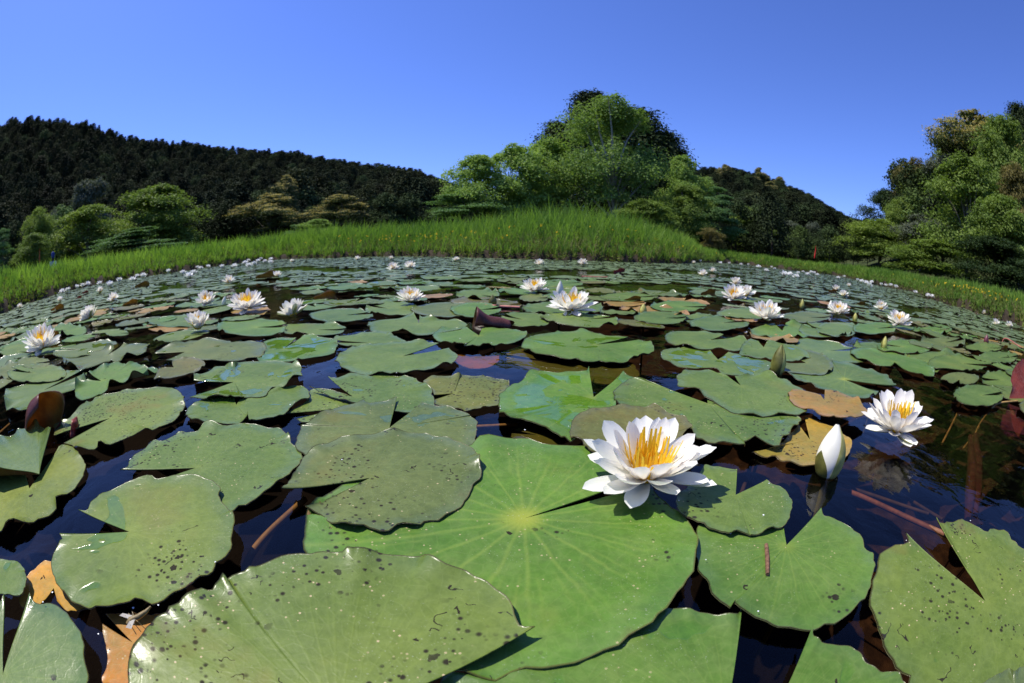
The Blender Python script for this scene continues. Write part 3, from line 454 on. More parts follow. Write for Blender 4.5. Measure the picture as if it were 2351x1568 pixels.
PAD_TOP = make_pad_top()
PAD_UNDER = make_pad_under()
PAD_COL = {
    'bright': (.086, .184, .018), 'bright2': (.084, .166, .022), 'mid': (.097, .154, .027), 'dull': (.095, .122, .032),
    'olive': (.121, .170, .026), 'yellow': (.155, .185, .022), 'yellowish': (.125, .128, .018), 'bluish': (.080, .138, .030),
    'brownish': (.120, .106, .027), 'rusty': (.310, .160, .034), 'orange': (.340, .205, .030), 'amber': (.620, .265, .020),
    'amber2': (.420, .150, .014),
}

# ------------------------------------------------------------------ terrain, pond bed, water
def shore_at(az_deg):
    tab = SHORE + [(-180, 1.6), (-140, 1.7), (-110, 2.6), (-90, 3.6), (-80, 4.2), (80, 5.4), (95, 4.4), (115, 2.8), (140, 1.8), (180, 1.6)]
    s = interp(tab, az_deg)
    return s * (1 + .02 * np.sin(np.asarray(az_deg) * 1.7) + .012 * np.sin(np.asarray(az_deg) * 5.3 + 1))

RIDGE_ALL = [(-180, 3), (-130, 9), (-100, 16), (-80, 18)] + RIDGE + [(0, 5), (9, 5), (15, 6), (20, 10.5), (49, 5.0), (60, 4), (90, 4), (120, 3), (180, 3)]
RIDGE_ALL = [p for p in RIDGE_ALL if not (-5 < p[0] < 24 and p[1] > 11)]
BANK_R = [(-180, 0), (40, 0), (46, 2.0), (52, 7.5), (60, 12), (68, 14.5), (85, 15), (110, 8), (140, 0), (180, 0)]

def hill_range(az):
    return np.where(np.asarray(az) < 5, 250.0, 160.0)

def terrain_z(az, r):
    """az in degrees, r in metres, arrays"""
    s = shore_at(az)
    d = r - s
    z = np.where(d < 0, -.34 - .06 * np.clip(-d / 2, 0, 1), 0.0)
    z = np.where((d >= -.5) & (d < .0), -.34 + .34 * ((d + .5) / .5) ** 2 - .02, z)
    z = np.where(d >= 0, .13 * np.clip(d / .18, 0, 1) ** .6 + .22 * np.clip((d - .15) / 3.0, 0, 1) + .012 * np.clip(d - 3, 0, 40), z)
    z = z + np.where(d > 0, .03 * np.sin(az * 3.1) * np.sin(r * 2.1), 0)
    R = hill_range(az); st = np.where(np.asarray(az) < 5, 80.0, 62.0)
    top = R * np.tan(np.radians(interp(RIDGE_ALL, az))) - np.where(np.asarray(az) < 5, 8.0, 5.5)
    k = np.clip((r - st) / (R - st), 0, 1)
    hill = np.clip(top, 0, None) * (k ** 1.25)
    hill = np.where(r > R, np.clip(top, 0, None) * np.clip(1 - (r - R) / 300, 0, 1), hill)
    k2 = np.clip((r - 24) / 36, 0, 1)
    bank = 58 * np.tan(np.radians(interp(BANK_R, az))) * k2 * .9
    bank = np.where(r > 60, bank * np.clip(1 - (r - 60) / 60, 0, 1), bank)
    return z + np.maximum(hill, bank)

def world_z(x, y):
    return terrain_z(np.degrees(np.arctan2(x, y)), np.hypot(x, y))

t = NT('pond_bed_and_earth'); p = t.pos()
sz = t.n('ShaderNodeSeparateXYZ'); t.l(p, sz.inputs[0])
bed_brown = t.ramp(t.math('ADD', sz.outputs[0], t.math('MULTIPLY', t.noise(p, 3.0, 4, .6), .5)), .62, .95)  # bed turns from near black to brown towards the right
bedc = t.mix(t.ramp(t.noise(p, 5.0, 5, .65), .3, .7), (.0060, .0045, .0045), (.0035, .0030, .0035))
bedc = t.mix(bed_brown, bedc, t.mix(t.ramp(t.noise(p, 24.0, 4), .4, .7), (.022, .011, .006), (.050, .026, .012)))
earth = t.mix(t.ramp(t.noise(p, 9.0, 5, .7), .3, .7), (.022, .017, .011), (.055, .042, .026))
turf = t.mix(t.ramp(t.noise(p, .5, 4), .3, .7), (.035, .05, .018), (.06, .075, .024))
cc = t.mix(t.ramp(sz.outputs[2], -.06, .0), bedc, earth)
cc = t.mix(t.ramp(sz.outputs[2], .12, .3), cc, turf)
t.bsdf(cc, .9, .15, t.bump(t.noise(p, 30.0, 5, .7), .7, .02))
EARTH = t.m

az = np.linspace(-180, 180, 361)
rr = np.concatenate([[0.02], np.linspace(.4, 22, 110), np.linspace(22.6, 60, 50), np.linspace(63, 262, 56), np.array([280, 350, 500, 900, 1600, 2500])])
A, Rr = np.meshgrid(az, rr, indexing='ij')
Zt = terrain_z(A, Rr)
Zt = np.where((Rr < 2.0) & (Rr < shore_at(A)), -.38, Zt)
V = np.stack([Rr * np.sin(np.radians(A)), Rr * np.cos(np.radians(A)), Zt], -1).reshape(-1, 3)
F = grid_faces(len(az), len(rr))
ground = tag(link('ground', mesh_np('ground', V, F, [EARTH], smooth=True)), kind='structure',
             label='earth of the pond bed, banks and wooded hills')

t = NT('pond_water'); p = t.pos()
mp = t.n('ShaderNodeMapping'); t.l(p, mp.inputs[0]); mp.inputs['Scale'].default_value = (1.0, .75, 1.0); mp.inputs['Rotation'].default_value = (0, 0, .35)
h1 = t.noise(mp.outputs[0], 5.0, 2, .5, .3); h2 = t.noise(mp.outputs[0], 26.0, 3, .5, .5)
h = t.math('ADD', t.math('MULTIPLY', h1, 1.0), t.math('MULTIPLY', h2, .16))
nrm = t.bump(h, 1.0, .006)
fr = t.n('ShaderNodeFresnel'); fr.inputs['IOR'].default_value = 1.333; t.l(nrm, fr.inputs['Normal'])
gl = t.n('ShaderNodeBsdfGlossy'); gl.inputs['Roughness'].default_value = .012; t.l(nrm, gl.inputs['Normal'])
tr = t.n('ShaderNodeBsdfTransparent'); tr.inputs[0].default_value = (.68, .58, .48, 1)
mx = t.n('ShaderNodeMixShader'); t.l(fr.outputs[0], mx.inputs[0]); t.l(tr.outputs[0], mx.inputs[1]); t.l(gl.outputs[0], mx.inputs[2])
t.l(mx.outputs[0], t.out.inputs[0])
WATER = t.m
wa = np.linspace(-180, 180, 181); wr = np.concatenate([[.0], np.linspace(.2, 1, 24)])
A2, K2 = np.meshgrid(wa, wr, indexing='ij')
rad2 = (shore_at(A2) + .12) * K2
V = np.stack([rad2 * np.sin(np.radians(A2)), rad2 * np.cos(np.radians(A2)), np.zeros_like(rad2)], -1).reshape(-1, 3)
water = tag(link('water', mesh_np('water', V, grid_faces(len(wa), len(wr)), [WATER], smooth=True)), kind='structure',
            label='dark still pond water between the lily pads')

# ------------------------------------------------------------------ lily pads
def catmull(P, n):
    P = np.asarray(P, float)
    Q = np.vstack([2 * P[0] - P[1], P, 2 * P[-1] - P[-2]])
    seg = np.linalg.norm(np.diff(P, axis=0), axis=1); cum = np.concatenate([[0], np.cumsum(seg)])
    s = np.linspace(0, cum[-1], n); i = np.clip(np.searchsorted(cum, s, 'right') - 1, 0, len(P) - 2)
    u = ((s - cum[i]) / (seg[i] + 1e-9))[:, None]
    p0, p1, p2, p3 = Q[i], Q[i + 1], Q[i + 2], Q[i + 3]
    return .5 * (2 * p1 + (p2 - p0) * u + (2 * p0 - 5 * p1 + 4 * p2 - p3) * u ** 2 + (3 * p1 - p0 - 3 * p2 + p3) * u ** 3)

def pad_grid(outline, seed, N, rings, ruf=.5, lift=0.0, teeth=7):
    """outline relative to the leaf-stalk point; returns grid (rings,N,3), u and v"""
    rg = np.random.default_rng(seed)
    O = catmull(outline, N)
    a = np.unwrap(np.arctan2(O[:, 1], O[:, 0])); r = np.hypot(O[:, 0], O[:, 1])
    a = np.maximum.accumulate(a) + np.linspace(0, 1e-3, N)
    r = r * (1 + .008 * np.sin(a * 9 + seed) + .006 * np.sin(a * 23 + seed * 2) + .004 * np.sin(a * 41 + seed * 3))
    O = np.stack([np.cos(a) * r, np.sin(a) * r], 1)
    for _ in range(rg.integers(0, 4)):      # small bites out of the rim
        c_ = rg.uniform(a[0], a[-1]); r = r * (1 - rg.uniform(.03, .08) * np.exp(-((a - c_) / rg.uniform(.03, .08)) ** 2))
    R = r.mean()
    s = np.linspace(0, 1, rings); tt = 1 - (1 - s) ** 1.6
    th = np.linspace(0, 2 * np.pi, N)
    n = sum(rg.uniform(.5, 1) * np.sin(k * th + rg.uniform(0, 6.28)) for k in (2, 3, 5, 7, 9, 12)) / 2.2
    up = np.clip(n - .12, 0, None) * ruf * .11 * R
    tee = np.zeros(N)
    for _ in range(teeth):
        c = rg.uniform(0, 6.28); w = rg.uniform(.03, .08)
        tee += np.exp(-((th - c) / w) ** 2) * rg.uniform(.012, .035) * R
    U, T = np.meshgrid(np.linspace(0, 1, N), tt)
    Zg = up[None] * T ** 5 + tee[None] * np.clip((T - .82) / .18, 0, 1) ** 2
    Zg += .006 * R / .12 * .25 * (np.sin(3 * th + seed)[None] * T ** 2)
    edge = np.minimum(U, 1 - U)
    Zg += np.exp(-edge / .03) * (.010 + .02 * rg.random()) * R * T ** 3
    if lift:
        Zg += lift * (np.exp(-(edge / .10) ** 2)) * T ** .8
    Zg += -.004 * R * np.exp(-(T / .15) ** 2)
    # upturned rim pulls inwards a little
    pull = 1 - np.clip(Zg / R, 0, .5) * .25
    G = np.stack([T * O[None, :, 0] * pull, T * O[None, :, 1] * pull, Zg], -1)
    return G, U, T

def pad_mesh(name, G, U, T, thick=.0009, under=True):
    nr, N = T.shape
    V = G.reshape(-1, 3); uv = np.stack([U.ravel(), T.ravel()], 1)
    F = grid_faces(nr, N)
    fm = np.zeros(len(F), int)
    if not under:
        return mesh_np(name, V, F, [PAD_TOP], fm, True, uv)
    nv = len(V)
    V2 = V - np.array([0, 0, thick])
    F2 = (F + nv)[:, ::-1]
    ring = np.concatenate([np.arange(N) + (nr - 1) * N])
    left = np.arange(nr) * N; right = np.arange(nr) * N + N - 1
    def strip(idx):
        return np.stack([idx[:-1], idx[1:], idx[1:] + nv, idx[:-1] + nv], 1)
    S = np.concatenate([strip(ring), strip(left), strip(right)])
    me = mesh_np(name, np.vstack([V, V2]), np.concatenate([F, F2, S]), [PAD_TOP, PAD_UNDER],
                 np.concatenate([fm, np.ones(len(F2), int), np.zeros(len(S), int)]), True, np.vstack([uv, uv]))
    return me

def in_poly(px, py, poly):
    x, y = poly[:, 0], poly[:, 1]; x2, y2 = np.roll(x, -1), np.roll(y, -1)
    inside = np.zeros(px.shape, bool)
    for i in range(len(x)):
        c = ((y[i] > py) != (y2[i] > py)) & (px < (x2[i] - x[i]) * (py - y[i]) / (y2[i] - y[i] + 1e-12) + x[i])
        inside ^= c
    return inside

PAD_LABEL = {
 'bright': 'large bright green lily pad with yellow veins, under the biggest flower',
 'bitten': 'dull green lily pad with black trails and a frilled edge, overlapping the bright pad',
 'front': 'big olive lily pad with dark spots and a pointed tip, cut by the bottom edge',
 'heart': 'olive heart-shaped lily pad with a small green patch at its centre',
 'speckled': 'green lily pad with peppery specks, just behind the heart-shaped pad',
 'edge_low': 'yellow-green lily pad at the left edge, shaded by a raised lobe',
 'edge_high': 'glossy lily pad lobe curling up above the yellow-green pad at the left edge',
 'spotted_left': 'broad lily pad peppered with black dots beside the brown curled leaf',
 'ruffled': 'lily pad with a wavy near rim showing its underside, left of centre',
 'under_ruffled': 'smooth lily pad with a rolled right edge, tucked below the wavy-rimmed pad',
 'under_spots': 'mostly covered lily pad with dense dark specks, left of centre',
 'tip_left': 'freckled lily pad with a sharp tip pointing left, behind the dull frilled pad',
 'behind_bitten': 'dull lily pad notched at the back, partly under the frilled pad',
 'freckled': 'yellowish lily pad dotted all over, between the long-slit pad and the V-notched pad',
 'vnotch': 'wet bright green lily pad with a wide V notch, left of the biggest flower',
 'wide_spotted': 'wide spotted lily pad right of the biggest flower with a scalloped near edge',
 'behind_flower': 'brown-tinged small lily pad directly behind the biggest flower',
 'folded_rim': 'broad green lily pad below the dark green bud, touching the rusty pad',
 'rusty': 'rust-edged small lily pad beside the second large flower',
 'orange_bud': 'yellow and orange spotted lily pad behind the big white bud',
 'beside_flower': 'small notched lily pad touching the right petals of the biggest flower',
 'twig': 'round green lily pad carrying a brown twig',
 'corner_big': 'large mottled lily pad with a long slit in the lower right corner',
 'bottom_mid': 'wet green lily pad under the bright pad at the bottom edge',
 'bottom_right': 'pointed green lily pad with white flecks at the bottom edge',
 'corner_small': 'glossy sliver of lily pad in the extreme lower right corner',
 'shiny_corner': 'shiny grooved lily pad with a pointed tip in the lower left corner',
 'edge_small': 'small round lily pad cut by the left edge beside the orange leaf',
 'orange_notch': 'orange dying lily pad half under the heart-shaped pad',
 'sunk_amber': 'sunken amber brown lily pad between the heart-shaped pad and the bottom',
 'two_tone': 'broad green lily pad with a slit, in front of the reflected white flower',
 'sunk_olive': 'half sunken olive lily pad below the slit pad in the middle',
 'under_curl': 'green lily pad below the dark red rolled leaf',
 'long_slit': 'oval lily pad with a long slit on its right side, middle of the pond',
 'behind_slit': 'plain green lily pad behind the long-slit oval pad',
 'pale_star': 'lily pad with a pale star at its centre and a lifted near edge',
 'pool': 'lily pad holding a pool of water, left of the long-slit oval pad',
 'long_left': 'dull lily pad with a narrow black slit opening to the left',
 'tan_edge': 'small lily pad with a tan scalloped edge near the wavy green pad',
 'curly_left': 'green lily pad with a strongly waved yellow-lit near edge',
 'behind_brown': 'glossy lily pad just behind the brown curled leaf at the left',
 'silver_left': 'silvery lily pad with curled edges below the dark channel at the left',
 'slit_right': 'lily pad with a slit pointing right, over the wet reflecting pad',
 'wet_blue': 'wet lily pad mirroring the blue sky, left of the dark green bud',
 'vnotch_small': 'lily pad with a V notch at its back, behind the dark green bud',
 'behind_greenbud': 'dull lily pad right of the dark green bud',
 'yellow_heart': 'bluish green lily pad with a yellow heart, behind the second large flower',
 'front_slit': 'lily pad with a dark slit towards the viewer, beyond the second large flower',
 'orange_far': 'flat orange lily pad near the small brown triangular leaf in the middle',
 'orange_flower': 'orange lily pad under a white flower left of centre',
 'orange_left': 'orange lily pad with a red end on the dark channel at the left',
 'brown_sunk': 'sunken brown speckled lily pad in the blue gap at the middle',
 'orange_peek': 'orange tip of a lily pad peeping out right of the biggest flower',
 'olive_sunk_front': 'sunken olive spotted lily pad under the V-notched pad',
}
# landmarks by which the pads farther out are told apart
MARKS = [(0, 'the open flower at the far left edge'), (1, 'the sideways tilted flower at the left'), (2, 'the half closed cup-shaped flower'), (3, 'the flower with a slim bud'),
         (4, 'the reflected flower before the dark upturned leaf'), (5, 'the flower above the sideways tilted one'), (9, 'the flower on the orange pad'), (10, 'the flower leaning left'),
         (11, 'the flower just left of the middle'), (12, 'the flower beside the dark upturned leaf'), (20, 'the flower behind the closed bud'), (21, 'the largest mid-pond flower'),
         (26, 'the flower behind the touching pair'), (27, 'the touching pair of flowers'), (29, 'the flower with upright petals'), (30, 'the flower with a round bud'),
         (35, 'the flower reflected above a green pad'), (36, 'the flower with spread sepals'), (32, 'the clustered pair of flowers')]
SIDE = ['right of', 'behind and right of', 'behind', 'behind and left of', 'left of', 'in front and left of', 'in front of', 'in front and right of']
TONE = {'mid': 'green', 'dull': 'dull green', 'bluish': 'bluish green', 'bright2': 'fresh green', 'bright': 'bright green', 'olive': 'olive green', 'brownish': 'brown-tinged', 'rusty': 'rusty orange'}
used_labels = set()
def label_by_landmark(o, x, y, cn):
    az0, r0 = math.atan2(x, y), math.hypot(x, y)
    best = []
    for i, nm in MARKS:
        fx, fy, fd = FLOWERS_MID[i]; fx /= 1000; fy /= 1000
        best.append((math.hypot(x - fx, y - fy), fx, fy, nm))
    best.sort()
    for dist, fx, fy, nm in best[:3]:
        if dist > .75: break
        dr = r0 - math.hypot(fx, fy); dt = (az0 - math.atan2(fx, fy)) * math.hypot(fx, fy)
        k = int(round(math.atan2(dr, dt) / (math.pi / 4))) % 8
        lab = '%s lily pad %s %s %s' % (TONE.get(cn, 'green'), 'just' if dist < .3 else 'a little way', SIDE[k], nm)
        if lab not in used_labels and len(lab.split()) <= 16:
            used_labels.add(lab); tag(o, lab, 'lily pad', 'mid-distance lily pads'); return True
    zone = 'left' if x < -.9 else ('right' if x > .95 else 'middle')
    tag(o, {'left': 'green lily pad among the crowded pads at mid-distance on the left',
            'right': 'green lily pad among the crowded pads at mid-distance on the right',
            'middle': 'green lily pad at mid-distance in the middle of the pond'}[zone], 'lily pad', 'mid-distance lily pads, ' + zone)
    return r0 < 1.9
prep = {}
for i, (n, (lay, c, o, k)) in enumerate(PADS.items()):
    c = np.array(c) / 1000.0; o = np.array(o, float).reshape(-1, 2) / 1000.0
    near = np.hypot(*c) < 1.0
    G, U, T = pad_grid(o - c, 11 + i, 110 if near else 72, 14 if near else 9, k.get('ruf', .45), k.get('lift', 0), 8)
    z0 = .0025 + .0024 * lay if lay >= 0 else .004 * lay
    if lay < 0: G[..., 2] *= .25
    poly = np.vstack([G[-1, :, :2] + c, c])
    prep[n] = [G, U, T, c, z0, poly, k, near]
pad_polys = []
for n, (G, U, T, c, z0, poly, k, near) in prep.items():
    px, py = G[..., 0] + c[0], G[..., 1] + c[1]
    zz = G[..., 2] + z0
    for m in prep:
        if m == n or prep[m][4] <= z0: continue
        P2 = prep[m][5]
        if (P2.max(0) < poly.min(0)).any() or (P2.min(0) > poly.max(0)).any(): continue
        ins = in_poly(px, py, P2)
        zz = np.where(ins, np.minimum(zz, prep[m][4] - .0020), zz)
    G = np.stack([G[..., 0], G[..., 1], zz], -1)
    o = link('lily_pad', pad_mesh('lily_pad', G, U, T), loc=(c[0], c[1], 0))
    cl = PAD_COL[k.get('col', 'mid')]
    o.color = (*cl, 1)
    o['spot'] = float(max(k.get('spot', 0), {'bright': .55, 'twig': .55, 'vnotch': .25, 'beside_flower': .6, 'front': 1.2, 'spotted_left': 1.3, 'corner_big': 1.1, 'freckled': 1.3, 'speckled': .9, 'under_spots': 1.3, 'bitten': .9}.get(n, .12))); o['wet'] = float(k.get('wet', 0)); o['gloss'] = float(k.get('gloss', 0))
    o['yc'] = 1.0 if (k.get('yc') or n == 'bright') else (.14 if k.get('col') in ('bright', 'bright2') else 0.0)
    if n in PAD_LABEL:
        tag(o, PAD_LABEL[n], 'lily pad', 'near lily pads')
    else:
        label_by_landmark(o, c[0], c[1], k.get('col', 'mid'))
    pad_polys.append((c, np.sqrt(abs(np.sum(poly[:, 0] * np.roll(poly[:, 1], -1) - poly[:, 1] * np.roll(poly[:, 0], -1))) / 2 / np.pi), poly))

# the crowd of pads farther out: packed by dart throwing, gaps kept where the water is open
near_poly = np.array(NEAR_ZONE) / 1000.0
open_polys = [np.array(q) / 1000.0 for q in OPEN_WATER]
cand = []
M = 26000
a_ = rng.uniform(-84, 84, M); sh_ = shore_at(a_)
r_ = np.sqrt(rng.random(M)) * (sh_ - .15)
X_ = r_ * np.sin(np.radians(a_)); Y_ = r_ * np.cos(np.radians(a_))
bad = in_poly(X_, Y_, near_poly)
for q in open_polys: bad |= in_poly(X_, Y_, q)
bad |= (r_ < 1.0) | ((np.sin(X_ * 1.3 + 2) * np.sin(Y_ * .9 + .5) > .78) & (r_ > 3))
keep = {}
placed = []
def cell(x, y): return (int(math.floor(x / .3)), int(math.floor(y / .3)))
for c, R, poly in pad_polys:
    keep.setdefault(cell(*c), []).append((c[0], c[1], R))
for i in np.nonzero(~bad)[0]:
    x, y = X_[i], Y_[i]; R = rng.uniform(.062, .138)
    cx, cy = cell(x, y); ok = True
    for dx in (-1, 0, 1):
        for dy in (-1, 0, 1):
            for (x2, y2, R2) in keep.get((cx + dx, cy + dy), ()):
                if (x - x2) ** 2 + (y - y2) ** 2 < (.74 * (R + R2)) ** 2: ok = False; break
            if not ok: break
        if not ok: break
    if ok:
        keep.setdefault((cx, cy), []).append((x, y, R)); placed.append((x, y, R))
placed.sort(key=lambda q: math.hypot(q[0], q[1]))

def round_outline(seed, n=26):
    rg = np.random.default_rng(seed)
    g = rg.uniform(.03, .16)
    th = np.linspace(g, 2 * np.pi - g, n)
    r = 1 + .05 * np.cos(2 * th + rg.uniform(0, 6)) + .03 * np.sin(3 * th + rg.uniform(0, 6)) - .10 * np.cos(th)
    r[0] *= 1.04; r[-1] *= 1.04
    return np.stack([np.cos(th) * r, np.sin(th) * r], 1) * .95
variants = []
for s in range(12):
    G, U, T = pad_grid(round_outline(100 + s), 200 + s, 44, 6, [.15, .3, .2, .6, .2, 1.0, .2, .4, .25, .6, .2, 1.3][s], 0, 7)
    variants.append(pad_mesh('lily_pad_round', G, U, T, .008))
palette = ['mid', 'dull', 'bluish', 'mid', 'bright2', 'dull', 'olive', 'mid', 'bluish', 'brownish', 'rusty', 'bright2']
n_ind = max(0, 300 - len(PADS))
low = [pad_grid(round_outline(100 + s), 200 + s, 22, 4, [.2, .4, .3, .8, .4, 1.2][s], 0, 5) for s in range(6)]
gv = []; gf = []; gu = []; off = 0
for i, (x, y, R) in enumerate(placed):
    z = .003 + .009 * rng.random(); ang = rng.uniform(0, 6.28)
    if i < n_ind:
        o = link('lily_pad', variants[rng.integers(12)], loc=(x, y, z), rot=(rng.normal(0, .03), rng.normal(0, .03), ang), scale=float(R))
        cn = palette[rng.integers(len(palette))] if rng.random() > .12 else 'rusty'
        if cn == 'rusty' and rng.random() < .4: cn = 'brownish'
        o.color = (*[v * rng.uniform(.88, 1.12) for v in PAD_COL[cn]], 1)
        o['spot'] = float(rng.random() * .5); o['wet'] = float(max(0, rng.random() * 1.6 - .8)); o['gloss'] = float(rng.random() * .5); o['yc'] = 0.0
        zone = 'left' if x < -1.2 else ('right' if x > 1.2 else 'middle')
        if not (math.hypot(x, y) < 3.2 and label_by_landmark(o, x, y, cn)):
            tag(o, {'left': 'lily pad in the farther carpet of pads towards the left bank',
                    'right': 'lily pad in the farther carpet of pads towards the right bank',
                    'middle': 'lily pad in the farther carpet of pads towards the far bank'}[zone], 'lily pad', 'farther lily pads, ' + zone)
    else:
        G, U, T = low[rng.integers(6)]
        ca, sa = math.cos(ang), math.sin(ang)
        g = G.reshape(-1, 3) * R
        g = np.stack([g[:, 0] * ca - g[:, 1] * sa + x, g[:, 0] * sa + g[:, 1] * ca + y, g[:, 2] + z], 1)
        f = grid_faces(*T.shape)
        gv.append(g); gf.append(f + off); gu.append(np.stack([U.ravel(), T.ravel()], 1)); off += len(g)
if gv:
    me = mesh_np('lily_pads_far', np.vstack(gv), np.concatenate(gf), [PAD_TOP], None, True, np.vstack(gu))
    o = tag(link('distant_lily_pads', me), 'distant carpet of small lily pads reaching the banks', 'lily pads', None, 'stuff')
    o.color = (.112, .160, .072, 1); o['spot'] = .3; o['wet'] = .2; o['gloss'] = .2; o['yc'] = 0.0

# ------------------------------------------------------------------ water lily flowers
t = NT('white_petal')
tc = t.n('ShaderNodeTexCoord').outputs['Generated']
sx = t.n('ShaderNodeSeparateXYZ'); t.l(tc, sx.inputs[0])
c = t.mix(t.ramp(sx.outputs[0], .0, .35), (.88, .80, .55), (.93, .92, .87))
wv = t.math('SINE', t.math('MULTIPLY', sx.outputs[1], 70.0))
t.bsdf(c, .5, .25, t.bump(wv, .12, .0004), trans=.34, tcol=(.95, .90, .76, 1))
PETAL = t.m
t = NT('sepal'); bf = t.n('ShaderNodeNewGeometry').outputs['Backfacing']
c = t.mix(bf, (.85, .86, .78), (.42, .44, .16))
t.bsdf(c, .5, .3, trans=.15, tcol=(.6, .65, .35, 1))
SEPAL = t.m
STAMEN = plain('stamen_yellow', (.95, .62, .035), .55, .3, .10, 400, trans=.3)
STAMEN_IN = plain('stamen_orange', (.90, .47, .02), .55, .3, .12, 400)

def petal_mesh(name, L, W, cup, curl, mat, nu=11, nv=7, tip=.0):
    s = np.linspace(0, 1, nu); v = np.linspace(-1, 1, nv)
    S, Vv = np.meshgrid(s, v, indexing='ij')
    prof = (S * .94 + .06) ** .62 * (1 - S ** 3.4) ** .62 / .80
    prof[-1] = .03
    w = W * .5 * prof
    ang = curl * S ** 1.3
    x = L * (S - .12 * S ** 2 * (ang ** 2)); z = L * np.sin(ang) * S * .55
    y = w * Vv
    z = z + cup * W * (Vv ** 2) * prof * (1 - .55 * S) - tip * L * np.clip(S - .7, 0, 1) ** 2
    P = np.stack([x, y, z], -1).reshape(-1, 3)
    return mesh_np(name, P, grid_faces(nu, nv), [mat], None, True)

PET = [petal_mesh('petal_outer', .063, .0235, .30, .25, PETAL), petal_mesh('petal_middle', .060, .0240, .34, .42, PETAL),
       petal_mesh('petal_inner', .054, .0205, .40, .45, PETAL), petal_mesh('petal_core', .036, .0160, .45, .40, PETAL)]
SEP = petal_mesh('sepal', .058, .024, .34, .2, SEPAL)

def stamens_mesh(seed, n=(26, 24, 18), nu=6):
    rg = np.random.default_rng(seed); g = Geo()
    for ring, cnt in enumerate(n):
        L0 = (.041, .037, .028)[ring]; W0 = (.0068, .0052, .0040)[ring]; r0 = (.0125, .0090, .0048)[ring]; pit = (70, 78, 84)[ring]
        for i in range(cnt):
            a = 2 * np.pi * (i + .5 * ring) / cnt + rg.normal(0, .06)
            L = L0 * rg.uniform(.72, 1.12); pt = math.radians(pit + rg.normal(0, 5)); s = np.linspace(0, 1, nu)
            bend = pt + s * rg.uniform(.05, .5)
            ds = L / (nu - 1)
            xr = r0 + np.concatenate([[0], np.cumsum(np.cos(bend[:-1]) * ds)]); zz = .003 + np.concatenate([[0], np.cumsum(np.sin(bend[:-1]) * ds)])
            w = W0 * (1 - .72 * s ** .8) * .5
            V = []
            for k in range(nu):
                for q in (-1, 0, 1):
                    rr_ = xr[k] - (.35 * w[k] if q == 0 else 0)
                    V.append((rr_ * math.cos(a) - q * w[k] * math.sin(a), rr_ * math.sin(a) + q * w[k] * math.cos(a), zz[k]))
            g.add(V, grid_faces(nu, 3), 0 if ring == 0 else int(rg.random() < .35))
    th = np.linspace(0, 2 * np.pi, 12, endpoint=False)
    V = [(0, 0, .006)] + [(.009 * math.cos(q), .009 * math.sin(q), .004) for q in th]
    g.add(V, [(0, i + 1, (i + 1) % 12 + 1) for i in range(12)], 1)
    return g.mesh('stamens', [STAMEN, STAMEN_IN], True)
STAM = [stamens_mesh(s) for s in (1, 2, 3)]

def flower(x, y, z, diam, yaw, tilt_dir, tilt, openness, label, group=None, seed=0, full=True):
    """openness 1 = wide open, 0 = cup"""
    rg = np.random.default_rng(500 + seed)
    root = bpy.data.objects.new('water_lily', None); col.objects.link(root); root.empty_display_size = .02
    root.location = (x, y, z); root.scale = (diam / .118,) * 3
    root.rotation_mode = 'QUATERNION'
    ax = Vector((-math.sin(tilt_dir), math.cos(tilt_dir), 0))
    root.rotation_quaternion = (Matrix.Rotation(tilt, 3, ax) @ Matrix.Rotation(yaw, 3, 'Z')).to_quaternion()
    tag(root, label, 'water lily', group)
    whorls = [(0, 9, 8, .004, .0045), (1, 10, 24, .005, .005), (2, 9, 40, .0075, .0055), (3, 7, 45, .0120, .0060)] if full else \
             [(0, 6, 14, .004, .0045), (1, 7, 38, .005, .005), (2, 7, 55, .0075, .0065)]
    for w, (kind, n, pit, r0, z0) in enumerate(whorls):
        pit = pit + (1 - openness) * (72 - pit) * .7
        for i in range(n):
            a = 2 * math.pi * (i + .5 * (w % 2)) / n + rg.normal(0, .09)
            pp = math.radians(pit + rg.normal(0, 5 if w else 7))
            sc = rg.uniform(.9, 1.07)
            o = link('petal', PET[kind], root, (r0 * math.cos(a), r0 * math.sin(a), z0), (rg.normal(0, .16), -pp, a), (sc, sc * rg.uniform(.88, 1.12), sc))
    for i in range(4):
        a = 2 * math.pi * (i + .25) / 4 + rg.normal(0, .1); pp = math.radians(3 + rg.normal(0, 4) + (1 - openness) * 40)
        link('sepal', SEP, root, (.004 * math.cos(a), .004 * math.sin(a), .0025), (0, -pp, a))
    link('stamens', STAM[seed % 3], root, (0, 0, .002))
    return root

flower(.114, .318, .016, .106, .62, math.radians(-108), .20, 1.0, 'largest white water lily with a yellow centre, on the bright green pad', None, 1)
flower(.483, .356, .013, .109, .9, math.radians(-140), .12, .95, 'second large white water lily, mirrored in open dark water at the right', None, 2)

